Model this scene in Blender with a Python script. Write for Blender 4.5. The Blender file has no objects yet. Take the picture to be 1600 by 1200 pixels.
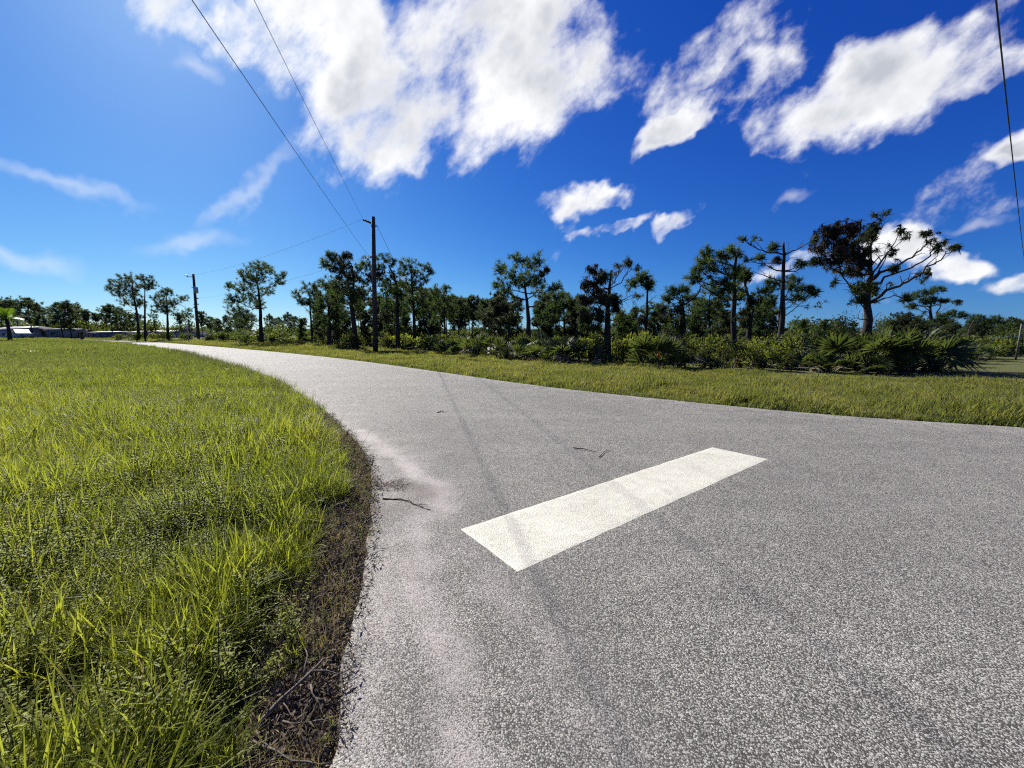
import bpy, math, random
import numpy as np
from mathutils import Matrix, Vector
R = math.radians
S = bpy.context.scene
C = S.collection

# ------------------------------------------------------------------ camera
CAM_H, PITCH, F = 1.4, R(7.75), 603.0
SP, CP = math.sin(PITCH), math.cos(PITCH)
cd = bpy.data.cameras.new('camera'); cam = bpy.data.objects.new('camera', cd); C.objects.link(cam)
cam.location = (0, 0, CAM_H); cam.rotation_euler = (math.pi/2 - PITCH, 0, 0)
cd.sensor_width = 36; cd.lens = 36*F/1600; cd.clip_start = .05; cd.clip_end = 6000
S.camera = cam
S.render.resolution_x, S.render.resolution_y = 1024, 768
S.view_settings.view_transform = 'Standard'; S.view_settings.look = 'None'
S.view_settings.exposure = 0.95; S.view_settings.gamma = 1
S.cycles.max_bounces = 4; S.cycles.diffuse_bounces = 2; S.cycles.glossy_bounces = 2; S.cycles.transmission_bounces = 3; S.cycles.use_adaptive_sampling = True; S.cycles.adaptive_threshold = .025; S.cycles.adaptive_min_samples = 16; S.cycles.transparent_max_bounces = 8
S.cycles.use_denoising = False; S.cycles.filter_width = 1.2

# survey helpers: a bearing/elevation read from the photo -> a point of the place
def ray(u, v):
    x, y = (u-800)/F, (v-600)/F
    return np.array([x, CP - SP*y, -SP - CP*y])
def W(u, v, Y):
    d = ray(u, v); return np.array([d[0]*Y/d[1], Y, CAM_H + d[2]*Y/d[1]])
def G(u, v):
    d = ray(u, v); k = -CAM_H/d[2]; return np.array([d[0]*k, d[1]*k, 0.])
def GX(u, Y): return ((u-800)/F)*CP*Y          # x of a bearing on the ground at depth Y

# ------------------------------------------------------------------ world
SUN_AZ, SUN_EL = R(40), R(37)                 # to the left of +Y, above the horizon
sun_dir = np.array([-math.sin(SUN_AZ)*math.cos(SUN_EL), math.cos(SUN_AZ)*math.cos(SUN_EL), math.sin(SUN_EL)])
world = bpy.data.worlds.new('World'); S.world = world; world.use_nodes = True
wt = world.node_tree; wn = wt.nodes; wl = wt.links; wn.clear()
def N(t, ty, **kw):
    n = t.nodes.new(ty)
    for k, v in kw.items():
        if k.startswith('i_'): n.inputs[k[2:].replace('_', ' ')].default_value = v
        elif k.startswith('n_'): n.inputs[int(k[2:])].default_value = v
        else: setattr(n, k, v)
    return n
sky = N(wt, 'ShaderNodeTexSky', sky_type='NISHITA', sun_disc=False, sun_elevation=SUN_EL, sun_rotation=-SUN_AZ,
        altitude=0, air_density=1.0, dust_density=0.35, ozone_density=1.5)
tc = N(wt, 'ShaderNodeTexCoord')
DIR = tc.outputs['Generated']
def mth(t, op, a, b=None, c=None, clamp=False):
    n = t.nodes.new('ShaderNodeMath'); n.operation = op; n.use_clamp = clamp
    for i, q in enumerate((a, b, c)):
        if q is None: continue
        if isinstance(q, (int, float)): n.inputs[i].default_value = q
        else: t.links.new(q, n.inputs[i])
    return n.outputs[0]
def vmth(t, op, a, b=None, s=None):
    n = t.nodes.new('ShaderNodeVectorMath'); n.operation = op
    for i, q in enumerate((a, b)):
        if q is None: continue
        if isinstance(q, (tuple, list)): n.inputs[i].default_value = q
        else: t.links.new(q, n.inputs[i])
    if s is not None: n.inputs['Scale'].default_value = s
    return n.outputs['Value'] if op in ('LENGTH', 'DOT_PRODUCT') else n.outputs[0]
def smooth(t, val, lo, hi, a=0., b=1.):
    n = t.nodes.new('ShaderNodeMapRange'); n.interpolation_type = 'SMOOTHSTEP'
    t.links.new(val, n.inputs[0]); n.inputs[1].default_value = lo; n.inputs[2].default_value = hi
    n.inputs[3].default_value = a; n.inputs[4].default_value = b
    return n.outputs[0]
wn_a = N(wt, 'ShaderNodeTexNoise', noise_dimensions='3D', i_Scale=6.0, i_Detail=4.0, i_Roughness=.6); wl.new(DIR, wn_a.inputs['Vector'])
off = vmth(wt, 'SCALE', vmth(wt, 'SUBTRACT', wn_a.outputs['Color'], (.5, .5, .5)), s=.15)
WD = vmth(wt, 'ADD', DIR, off)
# the deep, saturated blue of this clear sky: one colour curve over the whole sky
wl.new(vmth(wt, 'NORMALIZE', vmth(wt, 'ADD', DIR, (0, 0, .035))), sky.inputs[0])
sc_ = N(wt, 'ShaderNodeSeparateColor'); wl.new(sky.outputs[0], sc_.inputs[0]); cc_ = N(wt, 'ShaderNodeCombineColor')
for i, (gm, k) in enumerate(((1.9, .46), (1.44, .66), (.80, .93))):
    wl.new(mth(wt, 'MULTIPLY', mth(wt, 'POWER', mth(wt, 'MULTIPLY', sc_.outputs[i], .1), gm), k*10/1.23), cc_.inputs[i])
bg1 = N(wt, 'ShaderNodeBackground', n_1=.065); wl.new(cc_.outputs[0], bg1.inputs[0])
def udir(u, v):
    d = ray(u, v); return d/np.linalg.norm(d)
BLOB = 1.18
def field(blobs):
    out = None
    for (u, v, rx, ry, a) in blobs:            # a cloud puff in a direction of the sky, with its angular size and tilt
        ca, sa = math.cos(R(a)), math.sin(R(a))
        c = udir(u, v)
        e1 = udir(u+rx*ca, v-rx*sa) - udir(u-rx*ca, v+rx*sa); e2 = udir(u+ry*sa, v+ry*ca) - udir(u-ry*sa, v-ry*ca)
        s1, s2 = np.linalg.norm(e1)/2, np.linalg.norm(e2)/2
        e1 = e1/np.linalg.norm(e1); e3 = c; e2 = np.cross(e3, e1); e2 /= np.linalg.norm(e2); e3 = np.cross(e1, e2)
        s1 *= BLOB; s2 *= BLOB; q1, q2 = e1/s1, e2/s2
        a = mth(wt, 'SUBTRACT', vmth(wt, 'DOT_PRODUCT', WD, tuple(float(x) for x in q1)), float(q1@c)); b_ = mth(wt, 'SUBTRACT', vmth(wt, 'DOT_PRODUCT', WD, tuple(float(x) for x in q2)), float(q2@c))
        d = mth(wt, 'SUBTRACT', 1.0, mth(wt, 'SQRT', mth(wt, 'MULTIPLY_ADD', a, a, mth(wt, 'MULTIPLY', b_, b_))))
        out = d if out is None else mth(wt, 'SMOOTH_MAX', out, d, .12)
    return out
CUM = [(330,40,150,62,-20),(500,65,185,115,-25),(610,178,160,98,-10),(770,110,180,160,15),(880,60,100,100,20),(645,238,70,38,0),
       (1105,100,125,46,50),(1175,130,90,50,20),(1075,182,85,22,32),(1230,197,90,52,20),(1370,130,175,68,22),(1500,85,95,60,25),(1570,110,75,32,12),
       (1618,234,46,22,12),(935,305,78,29,5),(965,360,55,17,15),(1042,366,45,19,30),(1230,415,76,21,8),(1395,386,58,27,0),(1480,410,58,16,6),(1570,430,62,17,8)]
WISP = [(90,287,140,14,-18),(300,378,80,16,8),(390,285,90,16,48),(40,405,100,20,-12),(1240,310,28,10,10),(300,115,30,18,0),(1530,352,44,9,8)]
D1 = field(CUM); D2 = field(WISP)
shear = (.72, .0, .69)                       # the wind draws the clouds out along this direction
sv_ = wt.nodes.new('ShaderNodeVectorMath'); sv_.operation = 'SCALE'; sv_.inputs[0].default_value = shear; wl.new(mth(wt, 'MULTIPLY', vmth(wt, 'DOT_PRODUCT', DIR, shear), -.5), sv_.inputs['Scale'])
SDIR = vmth(wt, 'ADD', DIR, sv_.outputs[0])
fb = N(wt, 'ShaderNodeTexNoise', noise_dimensions='3D', i_Scale=7.0, i_Detail=8.0, i_Roughness=.60); wl.new(SDIR, fb.inputs['Vector'])
# the same scattered cumulus carries on over the rest of the sky
cf = vmth(wt, 'DOT_PRODUCT', DIR, (0, float(CP), float(-SP)))
behind = smooth(wt, cf, .52, .35)
gen = mth(wt, 'MULTIPLY', smooth(wt, wn_a.outputs['Fac'], .56, .68), behind)
D = mth(wt, 'MINIMUM', mth(wt, 'MAXIMUM', D1, mth(wt, 'SUBTRACT', gen, .25)), .47)
D = mth(wt, 'ADD', D, mth(wt, 'MULTIPLY', mth(wt, 'SUBTRACT', fb.outputs['Fac'], .5), 2.7))
alpha = smooth(wt, D, .0, .58)
Dw = mth(wt, 'ADD', D2, mth(wt, 'MULTIPLY', mth(wt, 'SUBTRACT', fb.outputs['Fac'], .5), .8))
aw = smooth(wt, Dw, -.2, 1.1, 0, .34)
# billows: the side of each swelling that faces the sun is brighter than its far side, the thick middle is greyer
fs = N(wt, 'ShaderNodeTexNoise', noise_dimensions='3D', i_Scale=7.0, i_Detail=4.0, i_Roughness=.60); wl.new(vmth(wt, 'ADD', SDIR, tuple(float(q)*.03 for q in sun_dir)), fs.inputs['Vector'])
relief = mth(wt, 'MULTIPLY', mth(wt, 'SUBTRACT', fs.outputs['Fac'], fb.outputs['Fac']), 1.9)
broad = mth(wt, 'ADD', smooth(wt, wn_a.outputs['Fac'], .36, .66, 0, .9), .3)
thick = mth(wt, 'ADD', mth(wt, 'MULTIPLY', smooth(wt, D, .15, .95), broad), mth(wt, 'MULTIPLY', relief, smooth(wt, D, .0, .5)), clamp=True)
ccol = N(wt, 'ShaderNodeMixRGB'); wl.new(thick, ccol.inputs[0]); ccol.inputs[1].default_value = (.545, .547, .553, 1); ccol.inputs[2].default_value = (.285, .30, .335, 1)
bg2 = N(wt, 'ShaderNodeBackground', n_1=1.0); wl.new(ccol.outputs[0], bg2.inputs[0])
mixs = N(wt, 'ShaderNodeMixShader'); wl.new(mth(wt, 'MAXIMUM', alpha, aw), mixs.inputs[0]); wl.new(bg1.outputs[0], mixs.inputs[1]); wl.new(bg2.outputs[0], mixs.inputs[2])
wo = N(wt, 'ShaderNodeOutputWorld'); wl.new(mixs.outputs[0], wo.inputs[0])
world.cycles.sampling_method = 'MANUAL'; world.cycles.sample_map_resolution = 512
# ------------------------------------------------------------------ sun
sl = bpy.data.lights.new('sun', 'SUN'); so = bpy.data.objects.new('sun', sl); C.objects.link(so)
sl.energy = 5.0; sl.angle = R(.53); sl.color = (1, .955, .88)
so.rotation_euler = Vector(tuple(float(a) for a in sun_dir)).to_track_quat('Z', 'Y').to_euler()

# ------------------------------------------------------------------ helpers
rng = np.random.default_rng(7); random.seed(7)
def vnoise(x, y, seed=0):
    x = np.asarray(x, float); y = np.asarray(y, float)
    xi, yi = np.floor(x).astype(np.int64), np.floor(y).astype(np.int64); xf, yf = x-xi, y-yi
    def h(a, b):
        n = (a*374761393 + b*668265263 + seed*982451653) & 0x7fffffff
        n = ((n ^ (n >> 13))*1274126177) & 0x7fffffff
        return ((n ^ (n >> 16)) & 0xffff)/65535.
    sx, sy = xf*xf*(3-2*xf), yf*yf*(3-2*yf)
    return (h(xi, yi)*(1-sx)+h(xi+1, yi)*sx)*(1-sy) + (h(xi, yi+1)*(1-sx)+h(xi+1, yi+1)*sx)*sy
def fbm(x, y, seed=0, o=4):
    t, a, s = 0, .5, 0
    for i in range(o):
        t = t + a*vnoise(np.asarray(x)*2**i, np.asarray(y)*2**i, seed+i*17); s += a; a *= .5
    return t/s
def tag(o, label=None, cat=None, group=None, kind=None):
    if label: o['label'] = label
    if cat: o['category'] = cat
    if group: o['group'] = group
    if kind: o['kind'] = kind
    return o
def empty(name, loc, label, cat, group=None, rz=0):
    o = bpy.data.objects.new(name, None); C.objects.link(o); o.location = tuple(float(a) for a in loc); o.rotation_euler = (0, 0, rz)
    o.empty_display_size = .2
    return tag(o, label, cat, group)
def mesh_np(name, V, Fc, mats=(), smooth_sh=False, mi=None):
    me = bpy.data.meshes.new(name); V = np.asarray(V, np.float32).reshape(-1, 3)
    Fc = [np.asarray(f, np.int32) for f in (Fc if isinstance(Fc, list) else [Fc]) if len(f)]
    nl = sum(f.size for f in Fc); nf = sum(len(f) for f in Fc)
    me.vertices.add(len(V)); me.vertices.foreach_set('co', V.ravel())
    me.loops.add(nl); me.loops.foreach_set('vertex_index', np.concatenate([f.ravel() for f in Fc]))
    me.polygons.add(nf)
    tot = np.concatenate([np.full(len(f), f.shape[1], np.int32) for f in Fc]); st = np.concatenate([[0], np.cumsum(tot)[:-1]]).astype(np.int32)
    me.polygons.foreach_set('loop_start', st)
    if smooth_sh: me.polygons.foreach_set('use_smooth', np.ones(nf, bool))
    if mi is not None: me.polygons.foreach_set('material_index', np.asarray(mi, np.int32))
    me.update(calc_edges=True)
    for m in (mats if isinstance(mats, (list, tuple)) else [mats]): me.materials.append(m)
    return me
def link(name, me, parent=None, loc=None):
    o = bpy.data.objects.new(name, me); C.objects.link(o)
    if parent is not None: o.parent = parent
    if loc is not None: o.location = tuple(float(a) for a in loc)
    return o
class MB:
    def __init__(s): s.v = []; s.f3 = []; s.f4 = []; s.n = 0
    def add(s, V, f3=None, f4=None):
        V = np.asarray(V, float).reshape(-1, 3)
        if f3 is not None and len(f3): s.f3.append(np.asarray(f3)+s.n)
        if f4 is not None and len(f4): s.f4.append(np.asarray(f4)+s.n)
        s.v.append(V); s.n += len(V); return s
    def tube(s, path, rad, n=6, cap=True):
        P = np.asarray(path, float); k = len(P); rad = np.broadcast_to(np.asarray(rad, float), (k,))
        T = np.gradient(P, axis=0); T /= np.linalg.norm(T, axis=1)[:, None]+1e-9
        ref = np.array([0, 0, 1.]) if abs(T[:, 2]).mean() < .8 else np.array([1., 0, 0])
        A = np.cross(T, ref); A /= np.linalg.norm(A, axis=1)[:, None]+1e-9; B = np.cross(T, A)
        an = np.arange(n)*2*math.pi/n
        V = P[:, None] + rad[:, None, None]*(np.cos(an)[None, :, None]*A[:, None]+np.sin(an)[None, :, None]*B[:, None])
        i = np.arange(k-1)[:, None]*n + np.arange(n)[None]; j = np.arange(k-1)[:, None]*n + (np.arange(n)[None]+1) % n
        f4 = np.stack([i, j, j+n, i+n], -1).reshape(-1, 4); V = V.reshape(-1, 3); f3 = None
        if cap:
            V = np.vstack([V, P[0], P[-1]]); q = np.arange(n)
            f3 = np.vstack([np.stack([(q+1) % n, q, np.full(n, k*n)], 1), np.stack([(k-1)*n+q, (k-1)*n+(q+1) % n, np.full(n, k*n+1)], 1)])
        return s.add(V, f3, f4)
    def box(s, c, d, rz=0, taper=1.):
        x, y, z = np.array(d)/2.
        V = np.array([[sx*x*(taper if sz > 0 else 1), sy*y*(taper if sz > 0 else 1), sz*z] for sz in (-1, 1) for sy in (-1, 1) for sx in (-1, 1)])
        ca, sa = math.cos(rz), math.sin(rz); V = np.stack([V[:, 0]*ca-V[:, 1]*sa, V[:, 0]*sa+V[:, 1]*ca, V[:, 2]], 1) + np.array(c)
        return s.add(V, None, [[0,2,3,1],[4,5,7,6],[0,1,5,4],[2,6,7,3],[0,4,6,2],[1,3,7,5]])
    def me(s, name, mat, sm=False):
        return mesh_np(name, np.vstack(s.v), [np.vstack(q) for q in (s.f3, s.f4) if q], mat, sm)
    def build(s, name, mat, parent=None, sm=False): return link(name, s.me(name, mat, sm), parent)

# ------------------------------------------------------------------ materials
def newmat(name):
    m = bpy.data.materials.new(name); m.use_nodes = True; t = m.node_tree
    b = t.nodes['Principled BSDF']; return m, t, b
def ramp(t, fac, stops):
    n = t.nodes.new('ShaderNodeValToRGB'); e = n.color_ramp.elements
    while len(e) < len(stops): e.new(.5)
    for k, (p, c) in zip(e, stops): k.position = p; k.color = (*c, 1) if len(c) == 3 else c
    t.links.new(fac, n.inputs[0]); return n.outputs[0]
def noise(t, vec, scale, det=4, rough=.55, out='Fac'):
    n = N(t, 'ShaderNodeTexNoise', i_Scale=float(scale), i_Detail=float(det), i_Roughness=rough)
    if vec is not None: t.links.new(vec, n.inputs['Vector'])
    return n.outputs[out]
def mixc(t, fac, a, b, mode='MIX'):
    n = t.nodes.new('ShaderNodeMixRGB'); n.blend_type = mode
    for i, q in enumerate((fac, a, b)):
        if isinstance(q, (int, float)): n.inputs[i].default_value = q
        elif isinstance(q, tuple): n.inputs[i].default_value = (*q, 1)
        else: t.links.new(q, n.inputs[i])
    return n.outputs[0]
def plain(name, col, rough=.7, var=.25, scale=6, spec=.3, metal=0, bump=0):
    m, t, b = newmat(name); tcn = t.nodes.new('ShaderNodeTexCoord').outputs['Object']
    f = noise(t, tcn, scale, 6)
    c = ramp(t, f, [(.25, tuple(x*(1-var) for x in col)), (.75, tuple(min(1, x*(1+var)) for x in col))])
    t.links.new(c, b.inputs['Base Color']); b.inputs['Roughness'].default_value = rough
    b.inputs['Specular IOR Level'].default_value = spec; b.inputs['Metallic'].default_value = metal
    if bump:
        bn = N(t, 'ShaderNodeBump', i_Strength=bump, i_Distance=.02); t.links.new(noise(t, tcn, scale*4, 5), bn.inputs['Height']); t.links.new(bn.outputs[0], b.inputs['Normal'])
    return m
def leafmat(name, cols, trans, tfac=.45, rough=.6, spec=.12, patch=None):
    """leaf or blade: colour varies from plant to plant and along the ground, light shines through"""
    m, t, b = newmat(name)
    oi = t.nodes.new('ShaderNodeObjectInfo').outputs['Random']; geo = t.nodes.new('ShaderNodeNewGeometry')
    f = oi
    isl = geo.outputs['Random Per Island']
    f = mth(t, 'ADD', mth(t, 'MULTIPLY', oi, .5), mth(t, 'MULTIPLY', isl, .5))
    if patch:
        pn = noise(t, geo.outputs['Position'], patch, 3)
        f = mth(t, 'ADD', mth(t, 'MULTIPLY', f, .5), mth(t, 'MULTIPLY', smooth(t, pn, .3, .7), .5))
    c = ramp(t, f, [(i/(len(cols)-1), q) for i, q in enumerate(cols)])
    t.links.new(c, b.inputs['Base Color']); b.inputs['Roughness'].default_value = rough; b.inputs['Specular IOR Level'].default_value = spec
    tr = t.nodes.new('ShaderNodeBsdfTranslucent'); t.links.new(mixc(t, 1., c, trans, 'MULTIPLY'), tr.inputs[0])
    mx = t.nodes.new('ShaderNodeMixShader'); mx.inputs[0].default_value = tfac
    t.links.new(b.outputs[0], mx.inputs[1]); t.links.new(tr.outputs[0], mx.inputs[2]); t.links.new(mx.outputs[0], t.nodes['Material Output'].inputs[0])
    return m
M = {}
M['bark'] = plain('pine_bark', (.036, .031, .028), .9, .45, 9, .15, bump=.6)
M['twig'] = plain('twig_bark', (.050, .043, .038), .9, .35, 12, .15)
M['needle'] = leafmat('pine_needles', [(.026,.041,.017), (.045,.066,.027), (.070,.092,.038)], (1.6, 1.8, .9), .42)
M['needle_far'] = leafmat('pine_needles_hazed', [(.036,.050,.030), (.054,.071,.040), (.074,.093,.051)], (1.6, 1.7, 1.0), .42)  # background needles, paler and greyer: distance haze painted into the leaf colour
M['needle_dead'] = leafmat('dead_pine_needles', [(.019,.0165,.0135), (.031,.026,.020), (.046,.039,.029)], (1.4, 1.2, .9), .25)
M['needle_droop'] = leafmat('drooping_needles', [(.021,.029,.016), (.036,.046,.024), (.054,.060,.034)], (1.5, 1.5, .9), .38)
M['palmetto'] = leafmat('palmetto_leaf', [(.032,.044,.018), (.052,.068,.026), (.088,.102,.042)], (1.7, 1.8, .8), .36, .5, .25)
M['palmetto_dry'] = leafmat('dry_palmetto_leaf', [(.12,.10,.06), (.20,.17,.11), (.28,.24,.17)], (1.2, 1.2, 1.0), .25, .6)
M['shrub_dark'] = leafmat('dark_shrub_leaf', [(.030,.041,.016), (.050,.064,.023), (.076,.090,.034)], (1.9, 2.0, .7), .42, .55, .15)
M['shrub_light'] = leafmat('light_shrub_leaf', [(.062,.076,.020), (.096,.112,.028), (.140,.150,.044)], (2.0, 2.0, .7), .46, .55, .15)
M['shrub_brown'] = leafmat('brown_shrub_leaf', [(.060,.052,.024), (.095,.085,.036), (.12,.115,.05)], (1.6, 1.6, .8), .35, .55)
M['grass'] = leafmat('grass_blade', [(.095,.116,.020), (.155,.177,.029), (.220,.226,.054)], (2.0, 2.0, 1.0), .5, .5, .15, patch=.5)
M['grass_far'] = leafmat('lawn_grass_blade', [(.088,.112,.032), (.124,.146,.042), (.172,.182,.066)], (1.8, 1.8, 1.0), .42, .6, .12, patch=.12)
M['grass_verge'] = leafmat('verge_grass_blade', [(.092,.108,.031), (.145,.154,.045), (.222,.200,.085)], (1.9, 1.9, 1.0), .45, .6, .12, patch=.9)
M['grass_dry'] = leafmat('dry_straw', [(.20,.15,.075), (.32,.25,.13), (.42,.35,.20)], (1.2, 1.2, .9), .3, .6)
M['weed'] = leafmat('weed_leaf', [(.115,.140,.028), (.175,.200,.040), (.240,.250,.066)], (2.0, 2.1, .9), .5, .55, .18, patch=.6)
M['stem'] = leafmat('weed_stem', [(.06,.06,.025), (.09,.085,.035), (.12,.08,.045)], (1.2, 1.2, .8), .2)
M['litter'] = leafmat('leaf_litter', [(.040,.030,.020), (.105,.080,.054), (.22,.175,.12)], (1., 1., 1.), .1, .8, .2)
M['deadwood'] = plain('grey_dead_wood', (.13, .108, .088), .85, .35, 30, .2)
M['darktwig'] = plain('dark_twig', (.045, .03, .026), .8, .3, 30, .2)
M['pole'] = plain('pole_timber', (.055, .046, .037), .85, .35, 5, .2, bump=.4)
M['metal'] = plain('galvanised_metal', (.33, .34, .35), .45, .12, 8, .5, .7)
M['darkmetal'] = plain('dark_insulator', (.035, .032, .034), .4, .2, 8, .5)
M['wire'] = plain('aluminium_wire', (.055, .055, .06), .6, .1, 3, .3)
M['white'] = plain('white_wall_paint', (.40, .40, .41), .6, .06, 2)
M['greywall'] = plain('grey_siding', (.27, .275, .28), .6, .1, 2)
M['darkgrey'] = plain('dark_grey_siding', (.15, .15, .16), .6, .2, 2)
M['roofgrey'] = plain('pale_roof', (.12, .122, .125), .6, .12, 2)
M['teal'] = plain('teal_metal_roof', (.05, .14, .13), .45, .12, 2)
M['tealdark'] = plain('teal_wall', (.05, .12, .13), .6, .15, 2)
M['glass'] = plain('window_glass', (.03, .04, .05), .1, .1, 2, .6)
M['greenpost'] = plain('green_post_paint', (.075, .085, .07), .55, .2, 8)
M['stake'] = plain('weathered_stake', (.30, .24, .17), .85, .25, 18)
M['flag'] = leafmat('orange_ribbon', [(.75,.09,.03), (.80,.12,.04)], (1., .8, .7), .4)
M['petal'] = leafmat('yellow_petal', [(.75,.52,.02), (.82,.60,.04)], (1., 1., .6), .35)
M['tyre'] = plain('car_black', (.02, .02, .022), .6, .1)
M['carpaint'] = plain('car_dark_blue', (.02, .025, .045), .25, .1, 2, .6)

# ------------------------------------------------------------------ pavement outline
Lpx = [(520,1200),(522,1080),(530,1010),(552,935),(571,862),(580,800),(585,755),(572,715),(548,683),(522,655),(490,628),(452,605),(405,586),(350,568),(300,555),(250,545),(205,538.5),(165,535),(125,532.5)]
Rpx = [(1600,668),(1400,655.5),(1200,640),(1000,620.5),(850,604),(700,583),(600,568.5),(500,556.5),(400,547),(300,538.5),(225,533.5),(160,530.5),(100,528.5),(60,527.4)]
Lg = np.array([G(*p)[:2] for p in Lpx]); Rg = np.array([G(*p)[:2] for p in Rpx])
d0 = (Rg[0]-Rg[1])/np.linalg.norm(Rg[0]-Rg[1])
Rg = np.vstack([Rg[0]+d0*45, Rg[0]+d0*12, Rg])
Lg = np.vstack([[Lg[0, 0]+.35, -9], [Lg[0, 0]+.05, -1.5], Lg])
def resample(P, n=None, step=None):
    s = np.concatenate([[0], np.cumsum(np.linalg.norm(np.diff(P, axis=0), axis=1))])
    q = np.linspace(0, s[-1], n) if n else np.array(step(s[-1]))
    # centripetal-ish smoothing by cubic through linear chord
    return np.stack([np.interp(q, s, P[:, 0]), np.interp(q, s, P[:, 1])], 1)
def smoothpoly(P, it=2):
    for _ in range(it):
        Q = np.empty((2*len(P), 2)); Q[0] = P[0]; Q[-1] = P[-1]
        Q[1:-1:2] = .75*P[:-1]+.25*P[1:]; Q[2:-1:2] = .25*P[:-1]+.75*P[1:]; P = Q
    return P
Lg = smoothpoly(Lg, 2); Rg = smoothpoly(Rg, 2)
def steps(tot):
    o = [0.]; 
    while o[-1] < tot:
        x = o[-1]; o.append(x + (.045 if 8.5 < x < 17 else .25 if x < 40 else 1.5))
    return o
L = resample(Lg, step=steps)
s = np.concatenate([[0], np.cumsum(np.linalg.norm(np.diff(L, axis=0), axis=1))])
nx = np.gradient(L, axis=0); nx = np.stack([nx[:, 1], -nx[:, 0]], 1); nx /= np.linalg.norm(nx, axis=1)[:, None]   # towards the pavement
L = L + nx*((fbm(s*2.2, s*0, 3)-.5)*.10 + (fbm(s*9, s*0+5, 4)-.5)*.035)[:, None]
Rd = resample(Rg, n=1400)
Rs = np.linspace(0, 1, 1400)
# partner of each left-edge point on the far edge
dd = np.linalg.norm(L[:, None]-Rd[None], axis=2); near = dd.argmin(1).astype(float)
cut = int(np.argmax(L[:, 1] > 3.6)); near[:cut] = np.linspace(0, near[cut], cut); near = np.maximum.accumulate(near)
near = np.convolve(np.pad(near, 20, 'edge'), np.ones(41)/41, 'valid'); 
RR = np.stack([np.interp(near, np.arange(1400), Rd[:, 0]), np.interp(near, np.arange(1400), Rd[:, 1])], 1)
RR += (fbm(np.arange(len(RR))*.13, np.zeros(len(RR)), 9)-.5)[:, None]*np.array([[.03, .06]])
def dist_poly(P, Q):
    """distance of points P to polyline Q"""
    P = np.asarray(P, float); best = np.full(len(P), 1e9)
    for a, b in zip(Q[:-1], Q[1:]):
        ab = b-a; t = np.clip(((P-a)@ab)/(ab@ab+1e-12), 0, 1)
        best = np.minimum(best, np.linalg.norm(P-(a+t[:, None]*ab), axis=1))
    return best
poly = np.vstack([Lg, Rg[::-1]])
def inside(P, Q):
    P = np.asarray(P); r = np.zeros(len(P), bool)
    for a, b in zip(Q, np.roll(Q, -1, 0)):
        c = ((a[1] > P[:, 1]) != (b[1] > P[:, 1])); 
        xx = (b[0]-a[0])*(P[:, 1]-a[1])/((b[1]-a[1]) or 1e-9)+a[0]
        r ^= c & (P[:, 0] < xx)
    return r
def road_sd(P):
    """signed distance to the pavement edge, negative on the pavement"""
    P = np.asarray(P, float)[:, :2]
    d = np.minimum(dist_poly(P, Lg), dist_poly(P, Rg))
    return np.where(inside(P, poly), -d, d)

# ------------------------------------------------------------------ ground sheet
def axis(lo, hi, fine, growth, a, b):
    o = list(np.arange(a, b, fine)); st = fine; x = o[-1]
    while x < hi: st *= growth; x += st; o.append(x)
    st = fine; x = o[0]; p = []
    while x > lo: st *= growth; x -= st; p.append(x)
    return np.array(p[::-1]+o)
gx = axis(-2600, 2600, .22, 1.07, -6, 3); gy = axis(-400, 2600, .22, 1.06, -1, 9)
XX, YY = np.meshgrid(gx, gy); P2 = np.stack([XX.ravel(), YY.ravel()], 1)
sd = np.full(len(P2), 50.); nearm = (abs(P2[:, 0]) < 200) & (P2[:, 1] < 200) & (P2[:, 1] > -60); sd[nearm] = road_sd(P2[nearm])
def ground_z(P, sd):
    k = np.clip((sd-.05)/1.6, 0, 1); k = k*k*(3-2*k)
    return -.035 + .022*np.clip(sd/.3, 0, 1) + k*(.02+.10*(fbm(P[:, 0]*.35, P[:, 1]*.35, 21)-.35))
gz = ground_z(P2, sd)
nxg, nyg = len(gx), len(gy); idx = np.arange(nxg*nyg).reshape(nyg, nxg)
gq = np.stack([idx[:-1, :-1], idx[:-1, 1:], idx[1:, 1:], idx[1:, :-1]], -1).reshape(-1, 4)
m, t, b = newmat('soil_and_thatch'); M['soil'] = m
pos = t.nodes.new('ShaderNodeNewGeometry').outputs['Position']
n1 = noise(t, pos, .5, 6, .6); n2 = noise(t, pos, 14, 8, .7); n3 = noise(t, pos, 90, 4, .7)
soil = ramp(t, n2, [(.3, (.040,.031,.022)), (.55, (.095,.074,.053)), (.75, (.175,.143,.104))])
thatch = ramp(t, n3, [(.3, (.050,.058,.018)), (.7, (.115,.125,.042))])
at = t.nodes.new('ShaderNodeAttribute'); at.attribute_name = 'turf'
c = mixc(t, mth(t, 'MULTIPLY', at.outputs['Fac'], smooth(t, n1, .2, .6, .55, 1)), soil, thatch)
t.links.new(c, b.inputs['Base Color']); b.inputs['Roughness'].default_value = .95; b.inputs['Specular IOR Level'].default_value = .1
bn = N(t, 'ShaderNodeBump', i_Strength=.8, i_Distance=.02); t.links.new(mth(t, 'ADD', n2, mth(t, 'MULTIPLY', n3, .5)), bn.inputs['Height']); t.links.new(bn.outputs[0], b.inputs['Normal'])
gme = mesh_np('ground', np.column_stack([P2, gz]), gq, m, True)
a = gme.attributes.new('turf', 'FLOAT', 'POINT'); a.data.foreach_set('value', np.clip((sd-.25)/.6, 0, 1).astype(np.float32))
tag(link('ground', gme), kind='structure')

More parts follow.
